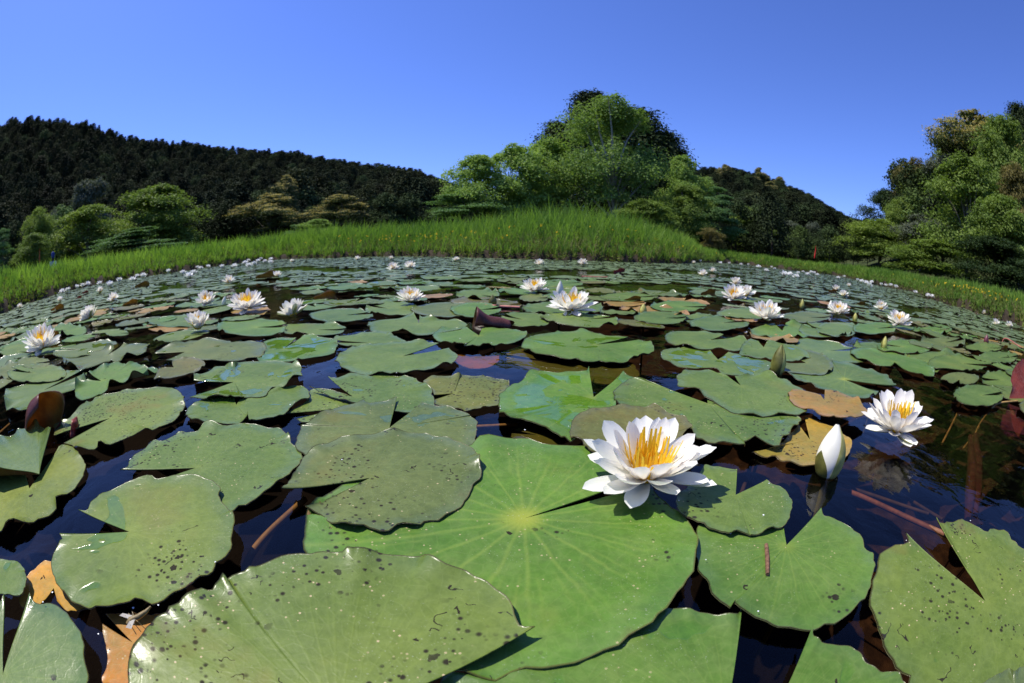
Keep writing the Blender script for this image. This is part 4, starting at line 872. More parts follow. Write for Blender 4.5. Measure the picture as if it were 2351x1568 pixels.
MID_INFO = {  # index in FLOWERS_MID: (openness, tilt towards viewer, label)
 0: (.85, .1, 'open white water lily at the far left edge in front of a raised pad'),
 1: (.75, .35, 'white water lily tilted sideways above the dark channel at the left'),
 2: (.25, .1, 'half closed cup-shaped white water lily left of centre'),
 3: (.6, .3, 'white water lily with a small bud on its right, left of centre'),
 4: (.7, .1, 'white water lily with a clear reflection before the dark upturned leaf at the left'),
 5: (.8, .1, 'white water lily above the sideways tilted one at the left'),
 6: (.3, 0, 'white water lily among the pads below the left bank'),
 7: (.5, 0, 'tiny white water lily beside a brown folded leaf at the left edge'),
 8: (.5, 0, 'leftmost white water lily by the grassy bank'),
 9: (1.0, .1, 'wide open white water lily resting on an orange pad, left of centre'),
 10: (.7, .3, 'white water lily leaning left on a small pad, left of centre'),
 11: (.8, .15, 'white water lily on pads just left of the middle'),
 12: (.5, 0, 'white water lily beside the dark upturned leaf on the left water strip'),
 13: (.9, .1, 'white water lily with a yellow eye, nearer of a pair at the far middle'),
 14: (.9, 0, 'white water lily, right one of a pair at the far middle'),
 15: (.6, 0, 'small white water lily near the far bank, left of the middle'),
 16: (.6, 0, 'small round white water lily next to the far bank, left of the middle'),
 17: (.6, 0, 'small white water lily with a bright reflection at the far middle'),
 18: (.4, 0, 'tiny white water lily under the middle of the far bank'),
 19: (.5, 0, 'small white water lily alone on the far left water strip'),
 20: (.95, 0, 'white water lily behind the closed bud in the middle'),
 21: (1.0, .05, 'large white water lily with a broken reflection in the middle of the pond'),
 22: (.8, 0, 'small white water lily on the far middle water, left of two'),
 23: (.8, .1, 'small yellow-eyed white water lily on the far middle water, right of two'),
 24: (.9, 0, 'white water lily lying low, left of two near the promontory'),
 25: (.6, .3, 'yellow-eyed white water lily, right of two near the promontory'),
 26: (.85, .1, 'white water lily behind the touching pair, right of centre'),
 27: (.8, .25, 'front white water lily of the touching pair, right of centre'),
 28: (.8, .2, 'rear white water lily of the touching pair, right of centre'),
 29: (.7, .1, 'white water lily with upright petals on a pad, right of centre'),
 30: (.8, .1, 'white water lily with a round bud behind its left side, at the right'),
 31: (.5, .1, 'upper white water lily of a clustered pair at the right'),
 32: (.7, .1, 'lower white water lily of a clustered pair at the right'),
 33: (.5, 0, 'small white water lily right of the clustered pair'),
 34: (.5, 0, 'small white water lily at the tip of the promontory'),
 35: (.8, .2, 'white water lily reflected above a green pad at the right'),
 36: (.9, .05, 'white water lily with spread sepals over dark water at the right'),
 37: (.7, 0, 'left one of two small white water lilies near the right edge'),
 38: (.7, 0, 'right one of two small white water lilies near the right edge'),
 39: (.4, 0, 'small white water lily under the right bank'),
}
for i, (x, y, d) in enumerate(FLOWERS_MID):
    op, tl, lab = MID_INFO[i]
    x, y = x / 1000, y / 1000; r = math.hypot(x, y)
    td = math.atan2(-y, -x)
    if i == 1: td = math.atan2(-.35, -.9)
    if i == 10: td = math.radians(150)
    d_ = min(max(d / 1000 * 1.28, .098), .145); tl += .14
    flower(x, y, .014, d_, rng.uniform(0, 6.28), td, tl, op, lab, 'water lilies at mid-distance', 10 + i, full=r < 2.2)

# far flowers: small single meshes
def far_mesh(seed, openness):
    rg = np.random.default_rng(seed); g = Geo()
    for kind, n, pit, L in ((0, 7, 16, .058), (1, 7, 44, .055), (2, 6, 64, .048)):
        pit += (1 - openness) * (74 - pit) * .7
        for i in range(n):
            a = 2 * math.pi * (i + .5 * (kind % 2)) / n + rg.normal(0, .1); p_ = math.radians(pit + rg.normal(0, 6))
            s = np.linspace(0, 1, 4); w = np.array([.005, .0125, .0130, .003])
            V = []
            for k in range(4):
                rr_ = L * s[k] * math.cos(p_) + .004; zz = L * s[k] * math.sin(p_) + .004
                for q in (-1, 1):
                    V.append((rr_ * math.cos(a) - q * w[k] * math.sin(a), rr_ * math.sin(a) + q * w[k] * math.cos(a), zz))
            g.add(V, grid_faces(4, 2), 0)
    th = np.linspace(0, 2 * np.pi, 8, endpoint=False)
    V = [(0, 0, .026)] + [(.011 * math.cos(q), .011 * math.sin(q), .020) for q in th] + [(.009 * math.cos(q), .009 * math.sin(q), .003) for q in th]
    g.add(V[:9], [(0, i + 1, (i + 1) % 8 + 1) for i in range(8)], 1)
    g.add(V[1:], [(i, i + 8, (i + 1) % 8 + 8, (i + 1) % 8) for i in range(8)], 1)
    return g.mesh('small_water_lily', [PETAL_FAR, STAMEN], False)
PETAL_FAR = plain('white_petal_plain', (.88, .88, .85), .5, .3, trans=.2)
FARM = [far_mesh(1, .9), far_mesh(2, .5), far_mesh(3, .15), far_mesh(4, .7)]
for i, (x, y, d) in enumerate(FLOWERS_FAR):
    x, y = x / 1000, y / 1000; a = math.degrees(math.atan2(x, y)); r = math.hypot(x, y); s = float(shore_at(a))
    if r > s - .15: k = (s - .15) / r; x *= k; y *= k; d *= k
    if a < -36: lab, grp = 'small white water lily in the string of flowers along the left bank', 'far water lilies along the left bank'
    elif a < 0: lab, grp = 'small white water lily in the cluster below the far left bank', 'far water lilies below the far left bank'
    elif a < 42: lab, grp = 'small white water lily scattered in the bay right of the promontory', 'far water lilies right of the promontory'
    else: lab, grp = 'small white water lily in the string of flowers along the right bank', 'far water lilies along the right bank'
    o = link('water_lily', FARM[i % 4], None, (x, y, .026), (rng.normal(0, .1), rng.normal(0, .1), rng.uniform(0, 6.28)), float(min(max(d / 1000 * 1.7, .145), .19) / .118))
    tag(o, lab, 'water lily', grp)

# ------------------------------------------------------------------ buds
BUD_GREEN = plain('bud_green', (.12, .12, .025), .4, .4, .35, 60)
BUD_YELLOW = plain('bud_yellow_green', (.42, .40, .10), .45, .4, .25, 90)
BUD_WHITE = plain('bud_white', (.86, .84, .70), .45, .35, .05, 80, trans=.15)
def lathe_patch(prof, a0, a1, na, taper=False, off=0.0):
    """surface of revolution sector; taper narrows the sector to a point at the top"""
    prof = np.asarray(prof); n = len(prof); V = []
    for i, (r, z) in enumerate(prof):
        s = i / (n - 1); k = 1 - (s ** 2.2 if taper else 0) * .97
        m = (a0 + a1) / 2; h = (a1 - a0) / 2 * k
        for a in np.linspace(m - h, m + h, na): V.append(((r + off) * math.cos(a), (r + off) * math.sin(a), z))
    return np.array(V), grid_faces(n, na)[:, ::-1]
def bud_prof(h, r, n=12, closed=.98):
    s = np.linspace(0, 1, n)
    return np.stack([r * np.sin(np.pi * np.clip(.12 + .88 * s ** .9, 0, closed)) ** .75, h * s], 1)
def bud(x, y, z, h, r, tilt, tdir, label, body, sepals, group='buds'):
    """sepals: list of (start angle, end angle, fraction of the height, material)"""
    root = bpy.data.objects.new('water_lily_bud', None); col.objects.link(root)
    root.location = (x, y, z); root.rotation_mode = 'QUATERNION'
    root.rotation_quaternion = Matrix.Rotation(tilt, 3, Vector((-math.sin(tdir), math.cos(tdir), 0))).to_quaternion()
    tag(root, label, 'flower bud', group)
    V, F = lathe_patch(bud_prof(h, r), 0, 2 * math.pi, 25)
    link('petals', mesh_np('bud_petals', V, F, [body], None, True), root)
    for k, (a0, a1, fr_, m) in enumerate(sepals):
        P = bud_prof(h, r, 14); P = P[:max(4, int(14 * fr_))]
        V, F = lathe_patch(P, a0, a1, 9, True, .0006 + .0004 * k)
        link('sepal', mesh_np('bud_sepal', V, F, [m], None, True), root)
    g = Geo(); tube(g, [(0, 0, .004), (.004, .0, -.06), (.01, .01, -.25)], .0035, 6)
    link('stalk', g.mesh('bud_stalk', [BUD_GREEN], True), root)
    return root
pi = math.pi
bud(.321, .316, -.006, .058, .0165, .16, math.radians(60), 'big white bud with green sepals standing in front of the orange pad', BUD_WHITE,
    [(-4.1, -2.2, .62, BUD_GREEN), (-1.95, -.55, 1.0, BUD_YELLOW), (-.6, 1.4, .95, BUD_GREEN)], None)
gs = [(k * pi / 2 + .1, (k + 1) * pi / 2 + .25, 1.0, BUD_GREEN if k % 2 else BUD_YELLOW) for k in range(4)]
gg = [(k * pi / 2 + .1, (k + 1) * pi / 2 + .25, 1.0, BUD_GREEN) for k in range(4)]
bud(.490, .690, -.008, .062, .0150, .05, 0, 'closed dark olive green bud between the pads right of centre', BUD_GREEN, [(k * pi / 2, (k + 1) * pi / 2 + .3, 1.0, BUD_GREEN) for k in range(3)] + [(-1.8, -1.2, 1.0, BUD_YELLOW)], None)
bud(1.048, .895, -.004, .044, .011, .05, 0, 'small pale pink-tipped bud in front of the reflected flower at the right', BUD_YELLOW, gs[:3], None)
bud(.182, 1.734, -.002, .075, .015, .12, math.radians(-80), 'white tipped closed bud behind the largest mid-pond flower', BUD_WHITE, [(2.0, 4.0, .7, BUD_GREEN)], None)
bud(-.069, 1.531, -.006, .040, .013, .0, 0, 'small green bud in open water behind the dark red rolled leaf', BUD_GREEN, gg, None)
bud(.419, 1.382, -.006, .040, .012, .0, 0, 'small greyish bud under the brown triangular leaf', BUD_YELLOW, gg[:2], None)
bud(1.441, 1.439, -.004, .042, .012, 0, 0, 'little yellow-green bud beside a white flower at the right', BUD_YELLOW, gs[:2], None)
bud(1.377, 1.783, -.004, .052, .014, .05, 1, 'brown-green bud standing on the right water strip', BUD_GREEN, gs, None)
bud(1.548, 1.742, .0, .055, .015, .1, 2, 'white bud behind a white flower at the right', BUD_WHITE, [(1.8, 3.6, .6, BUD_GREEN)], None)
bud(2.077, 1.013, -.002, .050, .015, .05, 0, 'dark red bud alone among the pads near the right edge', plain('bud_red', (.12, .03, .04), .4, .4, .3, 60), gg[:1], None)
bud(-1.172, 1.513, .002, .045, .010, .35, 0, 'slim white bud lying beside a flower, left of centre', BUD_WHITE, [(1.5, 3.5, .9, BUD_YELLOW)], None)

# ------------------------------------------------------------------ rolled and upturned leaves
def leaf_side(name, a, b, v, bands=False):
    t = NT(name); p = t.pos()
    c = t.mix(t.ramp(t.noise(p, 40.0, 3), .35, .65), a, b)
    vn = t.vor(p, 120.0, 'DISTANCE_TO_EDGE')
    c = t.mix(t.math('MULTIPLY', t.math('SUBTRACT', 1.0, t.ramp(vn.outputs['Distance'], .0, .09)), .45), c, v)
    t.bsdf(c, .35, .45, t.bump(vn.outputs['Distance'], .25, .001), trans=.5)
    return t.m
RED_OUT = leaf_side('rolled_leaf_red_brown', (.24, .085, .07), (.16, .06, .05), (.26, .13, .11))
OCHRE_IN = leaf_side('rolled_leaf_ochre', (.42, .27, .04), (.32, .17, .03), (.26, .17, .04))
BROWN = leaf_side('rolled_leaf_brown', (.12, .07, .02), (.07, .04, .015), (.18, .11, .04))
CRIMSON = leaf_side('upturned_leaf_crimson', (.45, .095, .060), (.32, .065, .04), (.52, .25, .20))
def rolled(P0, P1, r0, r1, open_dir, arc, nu=14, nv=19, outer=None, inner=None, flat=1.0):
    """a leaf rolled round the line P0-P1, open towards open_dir"""
    P0, P1 = Vector(P0), Vector(P1); ax = (P1 - P0).normalized()
    e1 = Vector(open_dir); e1 = (e1 - ax * e1.dot(ax)).normalized(); e2 = ax.cross(e1)
    s = np.linspace(0, 1, nu); V = []
    for k in s:
        c = P0.lerp(P1, float(k)); r = r0 + (r1 - r0) * math.sin(k * pi * .62) ** .8
        rim = .9 + .1 * math.cos(k * 9)
        for j, th in enumerate(np.linspace(pi - arc / 2, pi + arc / 2, nv)):
            u = (j / (nv - 1)) * 2 - 1
            end = (1 - .25 * k ** 4 * u * u)
            q = c + (e1 * math.cos(th) * flat + e2 * math.sin(th)) * r * rim - ax * (P1 - P0).length * (.18 * u * u * k + .08 * math.sin(5 * u) * k * k)
            V.append(tuple(q))
    V = np.array(V); F = grid_faces(nu, nv); n = len(V)
    cen = np.repeat(np.array([tuple(P0.lerp(P1, float(k))) for k in s]), nv, 0)
    d = V - cen; d /= np.linalg.norm(d, axis=1)[:, None] + 1e-9
    V2 = V - d * .0009
    ridx = np.concatenate([np.arange(nv), np.arange(1, nu) * nv + nv - 1, np.arange(nv - 2, -1, -1) + (nu - 1) * nv, np.arange(nu - 2, -1, -1) * nv])
    S = np.stack([ridx[:-1], ridx[1:], ridx[1:] + n, ridx[:-1] + n], 1)
    return mesh_np('rolled_leaf', np.vstack([V, V2]), np.concatenate([F, (F + n)[:, ::-1], S]), [outer or RED_OUT, inner or OCHRE_IN],
                   [0] * len(F) + [1] * len(F) + [0] * len(S), True)
o = link('rolled_leaf', rolled((-.690, .260, -.024), (-.605, .298, .044), .012, .033, (.95, -.02, .35), 4.5))
tag(o, 'brown rolled-up lily leaf with an ochre inside, standing at the left edge', 'lily leaf', 'rolled and folded leaves')
o = link('rolled_leaf', rolled((-.092, 1.072, .020), (.000, 1.086, .004), .036, .018, (.25, -.35, -1.0), 4.3, outer=RED_OUT, inner=BROWN))
tag(o, 'dark red rolled leaf lobe arching over a pad in the middle', 'lily leaf', 'rolled and folded leaves')
o = link('folded_leaf', rolled((-.575, .295, -.004), (-.590, .318, .018), .010, .016, (-.3, -.9, .3), 3.0, outer=CRIMSON, inner=RED_OUT))
tag(o, 'crimson leaf tip poking out of the water behind the brown rolled leaf', 'lily leaf', 'rolled and folded leaves')

# upturned crimson leaf at the right edge: half a pad raised on edge, its underside to the viewer
G, U, T = pad_grid(round_outline(77) * .115, 78, 72, 12, .5, 0, 5)
G = G.copy()
half = np.maximum(0, G[..., 1])
me = pad_mesh('upturned_leaf', G, U, T)
me.materials.clear(); me.materials.append(CRIMSON); me.materials.append(BROWN)
o = link('upturned_leaf', me, None, (1.150, .372, .006), (math.radians(62), math.radians(8), math.radians(-28)), .8)
tag(o, 'crimson veined underside of an upturned lily leaf at the right edge', 'lily leaf', 'rolled and folded leaves')

far_curls = [  # x, y, size, yaw, label
 (-2.95, 1.62, .15, .3, 'yellow-brown folded leaf with a dark hole, far left', OCHRE_IN), (-2.02, 1.66, .11, .5, 'orange-brown folded leaf left of the upper left flower', OCHRE_IN),
 (-3.55, 3.10, .20, .2, 'dark brown upturned leaf standing before the left bank flowers', BROWN), (-1.93, 3.10, .22, .1, 'broad dark upturned leaf beside a flower on the left water strip', BROWN),
 (.46, 1.66, .075, -.2, 'brown triangular folded leaf on the orange pad in the middle', BROWN), (-2.35, .78, .13, .4, 'ochre folded leaf cut by the left edge', OCHRE_IN),
 (-1.55, .80, .10, .6, 'rust brown raised pad rim behind the large left flower', OCHRE_IN), (-3.75, 2.35, .10, .3, 'dusky pink folded leaf near the left bank', CRIMSON),
 (-4.6, 3.0, .12, .2, 'pink folded leaf in the left string of flowers', CRIMSON), (2.15, 2.10, .10, -.4, 'small brown folded leaf by a reflected flower at the right', BROWN),
 (1.95, .70, .09, -.6, 'shrivelled brown leaf among the pads near the right edge', BROWN), (2.05, .86, .08, -.3, 'reddish shrivelled leaf near the dark red bud', RED_OUT),
 (-.75, 1.66, .10, .1, 'dark red folded leaf behind the leaning flower left of centre', RED_OUT), (2.9, 3.25, .10, -.5, 'brown curled leaf between the clustered pair of flowers', OCHRE_IN),
 (.95, 3.9, .12, 0, 'crimson folded leaf on the far middle water', CRIMSON), (1.0, 2.1, .1, 0, 'dark folded leaf left of the touching pair of flowers', BROWN),
]
for x, y, s, yw, lab, mt in far_curls:
    dx, dy = math.cos(yw) * s * .5, math.sin(yw) * s * .5
    o = link('folded_leaf', rolled((x - dx, y - dy, .0), (x + dx, y + dy, .012), s * .16, s * .40, (.2, -.9, .35), 2.3, 10, 11, outer=mt, inner=OCHRE_IN if mt is not CRIMSON else RED_OUT))
    tag(o, lab, 'lily leaf', 'rolled and folded leaves')

# ------------------------------------------------------------------ stalks under and on the water
STALK_RED = plain('stalk_reddish', (.20, .085, .04), .6, .3, .3, 90)
STALK_TAN = plain('stalk_tan', (.30, .19, .06), .6, .3, .3, 90)
STALK_DIM = plain('stalk_dim', (.06, .038, .022), .7, .2, .3, 60)
STALK_PINK = plain('stalk_pink', (.42, .14, .10), .45, .4, .3, 90)
def stalk(pts, r, mat, label):
    P = catmull(np.array(pts, float), 16) if len(pts) > 2 else np.linspace(pts[0], pts[1], 10)
    P = P + np.stack([np.sin(np.linspace(0, 5, len(P))) * .0012, np.zeros(len(P)), np.zeros(len(P))], 1)
    g = Geo(); tube(g, P, r * (1 - .2 * np.linspace(0, 1, len(P))), 6)
    tag(link('lily_stalk', g.mesh('lily_stalk', [mat], True)), label, 'stalk', 'submerged stalks')
stalk([(.356, .325, -.03), (.361, .300, -.022), (.368, .225, -.009), (.378, .148, .004)], .0033, STALK_RED, 'thick reddish stalk slanting under water towards the lower right pad')
stalk([(.502, .397, -.07), (.497, .231, -.05)], .0028, STALK_DIM, 'dim brown stalk under water behind the reddish one')
stalk([(.438, .387, -.07), (.486, .251, -.05)], .003, STALK_DIM, 'dim olive stalk under water left of the reddish one')
stalk([(-.210, .205, -.05), (-.200, .233, -.02), (-.173, .298, -.004)], .0036, STALK_TAN, 'tan stalk under water reaching the frilled dull pad')
stalk([(-.050, .481, -.006), (.009, .486, -.003)], .0026, STALK_TAN, 'short straw-coloured stalk lying across the blue gap')
stalk([(-.864, .265, -.03), (-.904, .386, -.02)], .0035, STALK_TAN, 'yellow-green stalk under water by the brown rolled leaf')
stalk([(.235, .354, -.05), (.281, .409, -.02)], .003, STALK_DIM, 'dim stalk seen through the notch of the small pad')
stalk([(-.290, .074, -.02), (-.281, .100, -.006)], .0042, STALK_RED, 'short reddish stalk under the orange dying pad')
stalk([(.694, .387, -.04), (.82, .44, -.02), (.947, .493, -.004), (.92, .45, -.004), (.894, .414, -.012), (.866, .392, -.03), (.759, .367, -.05)], .0024, STALK_TAN, 'bent thin yellow stalk under water at the right')
stalk([(1.044, .371, .012), (.98, .40, .004), (.924, .396, .0), (.85, .385, -.02), (.802, .37, -.04)], .0022, STALK_TAN, 'thin curved stalk running to the crimson upturned leaf')
stalk([(.295, 1.571, -.012), (.424, 1.436, -.012)], .003, STALK_DIM, 'thin brown stalk under water before the small greyish bud')
stalk([(-.091, 1.456, .006), (.025, 1.429, .006)], .0055, STALK_PINK, 'pink stalk floating behind the dark red rolled leaf')
stalk([(.47, 3.06, .006), (.66, 3.09, .006)], .008, STALK_PINK, 'red stalk floating on the far green reflection')
stalk([(2.468, 1.08, .0), (2.468, 1.052, .03), (2.456, .923, .012)], .004, STALK_PINK, 'bent pale stalk rising near the right edge')
# the submerged, still rolled young leaf
g = Geo()
for dx in (-.012, .012):
    tube(g, [(.785 + dx, .365, -.03), (.70 + dx, .30, -.045), (.62 + dx, .25, -.05), (.57 + dx, .216, -.06)], [.006, .011, .011, .006], 6)
tag(link('rolled_leaf', g.mesh('submerged_leaf', [plain('submerged_red', (.05, .016, .010), .7, .2, .35, 60)], True)), 'red-brown young leaf still rolled in two, under water at the right', 'lily leaf')

# ------------------------------------------------------------------ small things on the pads
g = Geo(); tube(g, [(.180, .214, .0118), (.173, .199, .0120), (.165, .183, .0118)], [.0016, .0018, .0015], 6)
tag(link('twig', g.mesh('twig', [plain('twig_bark', (.16, .085, .05), .8, .2, .4, 300)], True)), 'short brown twig lying on the round pad', 'twig')
husk = bpy.data.objects.new('insect_husk', None); col.objects.link(husk); husk.location = (-.206, .094, .0165); husk.rotation_euler = (0, 0, 1.1)
tag(husk, 'small tan insect husk clinging to the edge of the big spotted pad', 'insect husk')
HUSK = plain('husk_tan', (.22, .16, .06), .5, .4, .3, 400)
g = Geo(); tube(g, [(-.004, 0, .003), (.0, 0, .004), (.006, 0, .004), (.013, .001, .004), (.018, .002, .005)], [.001, .0022, .0017, .0013, .0005], 6)
link('body', g.mesh('husk_body', [HUSK], True), husk)
for sgn in (-1, 1):
    g = Geo(); g.add([(-.001, sgn * .001, .005), (-.006, sgn * .006, .006), (-.003, sgn * .008, .005), (.003, sgn * .002, .005)], [(0, 1, 2, 3)])
    link('wing', g.mesh('husk_wing', [plain('husk_wing', (.5, .48, .4), .3, .5, trans=.3)], False), husk)
    for k in range(3):
        g = Geo(); tube(g, [(-.001 + .002 * k, sgn * .001, .004), (-.002 + .003 * k, sgn * .005, .005), (-.002 + .004 * k, sgn * .008, .0)], .0003, 6)
        link('leg', g.mesh('husk_leg', [HUSK]), husk)

# pale beads added as painted sun glints, on pad rims and among far pads
t = NT('glint_bead_white'); t.bsdf((.85, .88, .85), .10, .9); GLINT = t.m
ico = np.array([(0, 0, 1), (.894, 0, .447), (.276, .851, .447), (-.724, .526, .447), (-.724, -.526, .447), (.276, -.851, .447)])
icf = np.array([(0, 1, 2), (0, 2, 3), (0, 3, 4), (0, 4, 5), (0, 5, 1)])
g = Geo(); drg = np.random.default_rng(5)
for c, R, poly in pad_polys:
    for _ in range(int(drg.integers(0, 4))):
        q = poly[drg.integers(len(poly) - 1)]; q = c + (q - c) * drg.uniform(.93, 1.01); s_ = drg.uniform(.0004, .0009) * (1 + np.hypot(*c) * .6)
        g.add(ico * s_ + np.array([q[0], q[1], .012]), icf)
for (x, y, R) in placed[:1100]:
    if drg.random() < .55:
        a = drg.uniform(0, 6.28); s_ = .0012 * (1 + math.hypot(x, y) * .42) * drg.uniform(.6, 1.3)
        g.add(ico * s_ + np.array([x + R * .9 * math.cos(a), y + R * .9 * math.sin(a), .016]), icf)
tag(link('glint_beads', g.mesh('glint_beads', [GLINT], True)), 'whitish beads painted as sun glints on the rims of the lily pads', 'water drops', None, 'stuff')

# ------------------------------------------------------------------ grass and weeds on the banks
def leaf_mat(name, c, c2=None, rough=.55, trans=.35, scale=1.2, spec=.08, isl=.22):
    t = NT(name); p = t.pos()
    c2 = c2 or tuple(x * .72 for x in c)
    k = t.mix(t.ramp(t.noise(p, scale, 3), .35, .68), c2, c)
    r = t.n('ShaderNodeNewGeometry').outputs['Random Per Island']
    k = t.mix(t.math('MULTIPLY', r, isl), k, tuple(min(1, x * 1.6) for x in c))
    lm = t.mix(1.0, k, (1.05, 1.15, .55), 'MULTIPLY')
    t.bsdf(k, rough, spec, trans=trans, tcol=lm)
    return t.m
GRASS = leaf_mat('reed_grass', (.225, .345, .060), (.125, .235, .040), .5, .48, .45)
GRASS2 = leaf_mat('bank_weeds', (.165, .205, .045), (.085, .125, .030), .55, .38, 1.6)
STRAW = leaf_mat('dry_stems', (.20, .16, .075), (.11, .085, .045), .7, .2, 2.0)
YELLOW = plain('yellow_flower', (.90, .64, .03), .6, .2, trans=.25)

def blades(n, az, r, z, hgt, width, lean, seg=4):
    """numpy batch of curved blades"""
    phi = rng.uniform(0, 2 * np.pi, n); d = np.stack([np.cos(phi), np.sin(phi)], 1)
    x = r * np.sin(np.radians(az)); y = r * np.cos(np.radians(az))
    face = np.arctan2(-y, -x) + np.pi / 2 + rng.normal(0, .7, n)   # mostly broadside, as a dense stand shows from any side
    w = np.stack([np.cos(face), np.sin(face)], 1)
    V = np.zeros((n, seg + 1, 2, 3))
    for k in range(seg + 1):
        s = k / seg
        off = (lean * s ** 2)[:, None] * d
        zz = z + hgt * (s - .25 * (lean / hgt) ** 2 * s ** 3)
        ww = (width * (1 - s ** 1.6) * .5 + .0006)[:, None] * w
        for q, sg in enumerate((-1, 1)):
            V[:, k, q, 0] = x + off[:, 0] + sg * ww[:, 0]
            V[:, k, q, 1] = y + off[:, 1] + sg * ww[:, 1]
            V[:, k, q, 2] = zz
    f = []
    for k in range(seg): f.append([2 * k, 2 * k + 1, 2 * k + 3, 2 * k + 2])
    F = (np.arange(n) * (2 * (seg + 1)))[:, None, None] + np.array(f)[None]
    return V.reshape(-1, 3), F.reshape(-1, 4)

def gtop(az): return np.tan(np.radians(interp([(-90, 3.6), (-72, 3.7)] + GRASS_TOP + [(90, 1.9)], az)))
n = 70000
az = rng.uniform(-82, 82, n); s = shore_at(az)
# equal density along the bank rather than per degree
depth = rng.random(n) ** 1.25 * np.where(np.abs(az - 5) < 22, 3.6, 2.6)
wgt = s / s.max(); keepm = rng.random(n) < np.clip(wgt * 1.6, .25, 1)
az, s, depth = az[keepm], s[keepm], depth[keepm]; n = len(az)
r = s + .08 + depth
z = terrain_z(az, r)
tuft = .5 + .5 * np.sin(az * 2.3 + np.sin(r * 2.2) * 2) * np.sin(az * .71 + 1) + .25 * np.sin(az * 9.1 + r * 3) * np.sin(az * 5.3)
hmax = np.clip(r * gtop(az) + CAM_H - z, .12, 2.2)
front = np.clip(depth / 1.3, .22, 1)
hgt = hmax * front * (.66 + .38 * tuft + .26 * rng.normal(0, .6, n)).clip(.2, 1.3)
V, F = blades(n, az, r, z, hgt, .006 + .010 * rng.random(n) + r * .0009, hgt * rng.uniform(.08, .55, n))
tag(link('grass', mesh_np('grass', V, F, [GRASS], None, False)), 'tall green grass growing along the pond banks', 'grass', None, 'stuff')

# low leafy weeds at the water's edge
n = 30000
az = rng.uniform(-82, 82, n); s = shore_at(az)
depth = rng.random(n) ** 1.6 * 1.6; r = s - .03 + depth; z = terrain_z(az, r)
hh = (.05 + .33 * np.clip(depth / .9, 0, 1)) * np.clip(r * gtop(az) / .7, .35, 1.15) * (.6 + .5 * np.sin(az * 3.7) * np.sin(az * 1.31))
x = r * np.sin(np.radians(az)); y = r * np.cos(np.radians(az))
def leaf_quads(P, size, up=.5, asp=.55, bias=None, rnd=.55):
    n = len(P)
    nrm = rng.normal(0, 1, (n, 3))
    if bias is not None: nrm = nrm * rnd + bias
    else: nrm[:, 2] = np.abs(nrm[:, 2]) + up
    nrm /= np.linalg.norm(nrm, axis=1)[:, None] + 1e-9
    a = np.cross(nrm, rng.normal(0, 1, (n, 3))); a /= np.linalg.norm(a, axis=1)[:, None] + 1e-9
    b = np.cross(nrm, a); size = np.broadcast_to(np.asarray(size, float), (n,))[:, None]
    V = np.stack([P - a * size * .5, P + b * size * asp * .5 + nrm * size * .08, P + a * size * .5 - nrm * size * .10, P - b * size * asp * .5 + nrm * size * .08], 1)
    return V.reshape(-1, 3), np.arange(4 * n).reshape(n, 4)
P = np.stack([x, y, z + np.abs(hh) * rng.random(n) ** .7], 1)
V, F = leaf_quads(P, .025 + .03 * rng.random(n) + r * .0016, .3)
tag(link('bank_weeds', mesh_np('bank_weeds', V, F, [GRASS2], None, False)), 'low leafy weeds overhanging the muddy water edge', 'weeds', None, 'stuff')
n = 5200
az = rng.uniform(-82, 82, n); s = shore_at(az); r = s + rng.random(n) ** 1.4 * 1.4; z = terrain_z(az, r)
hg = rng.uniform(.10, .42, n) * np.clip(r * gtop(az) / .7, .4, 1.1)
V, F = blades(n, az, r, z - .02, hg, .004 + r * .0004, hg * rng.uniform(.2, 1.0, n))
tag(link('dry_stems', mesh_np('dry_stems', V, F, [STRAW], None, False)), 'dry straw-coloured stems among the weeds at the water edge', 'stems', None, 'stuff')
# yellow flowers over the weeds
n = 190
az = np.concatenate([rng.normal(-14, 6, 70), rng.normal(14, 8, 35), rng.normal(60, 6, 60), rng.uniform(-40, 75, 25)]); s = shore_at(az)
depth = rng.uniform(.4, 1.5, n); r = s + depth; z = terrain_z(az, r)
z = z + np.clip((r * gtop(az) + CAM_H - z) * rng.uniform(.25, .60, n), .08, 1.2)
P = np.stack([r * np.sin(np.radians(az)), r * np.cos(np.radians(az)), z], 1)
P = np.repeat(P, 5, 0) + rng.normal(0, .010, (n * 5, 3))
V, F = leaf_quads(P, .020 + .010 * rng.random(n * 5), .6, .8)
tag(link('yellow_flowers', mesh_np('yellow_flowers', V, F, [YELLOW], None, False)), 'sprinkle of small yellow wildflowers in the bank grass', 'wildflowers', None, 'stuff')

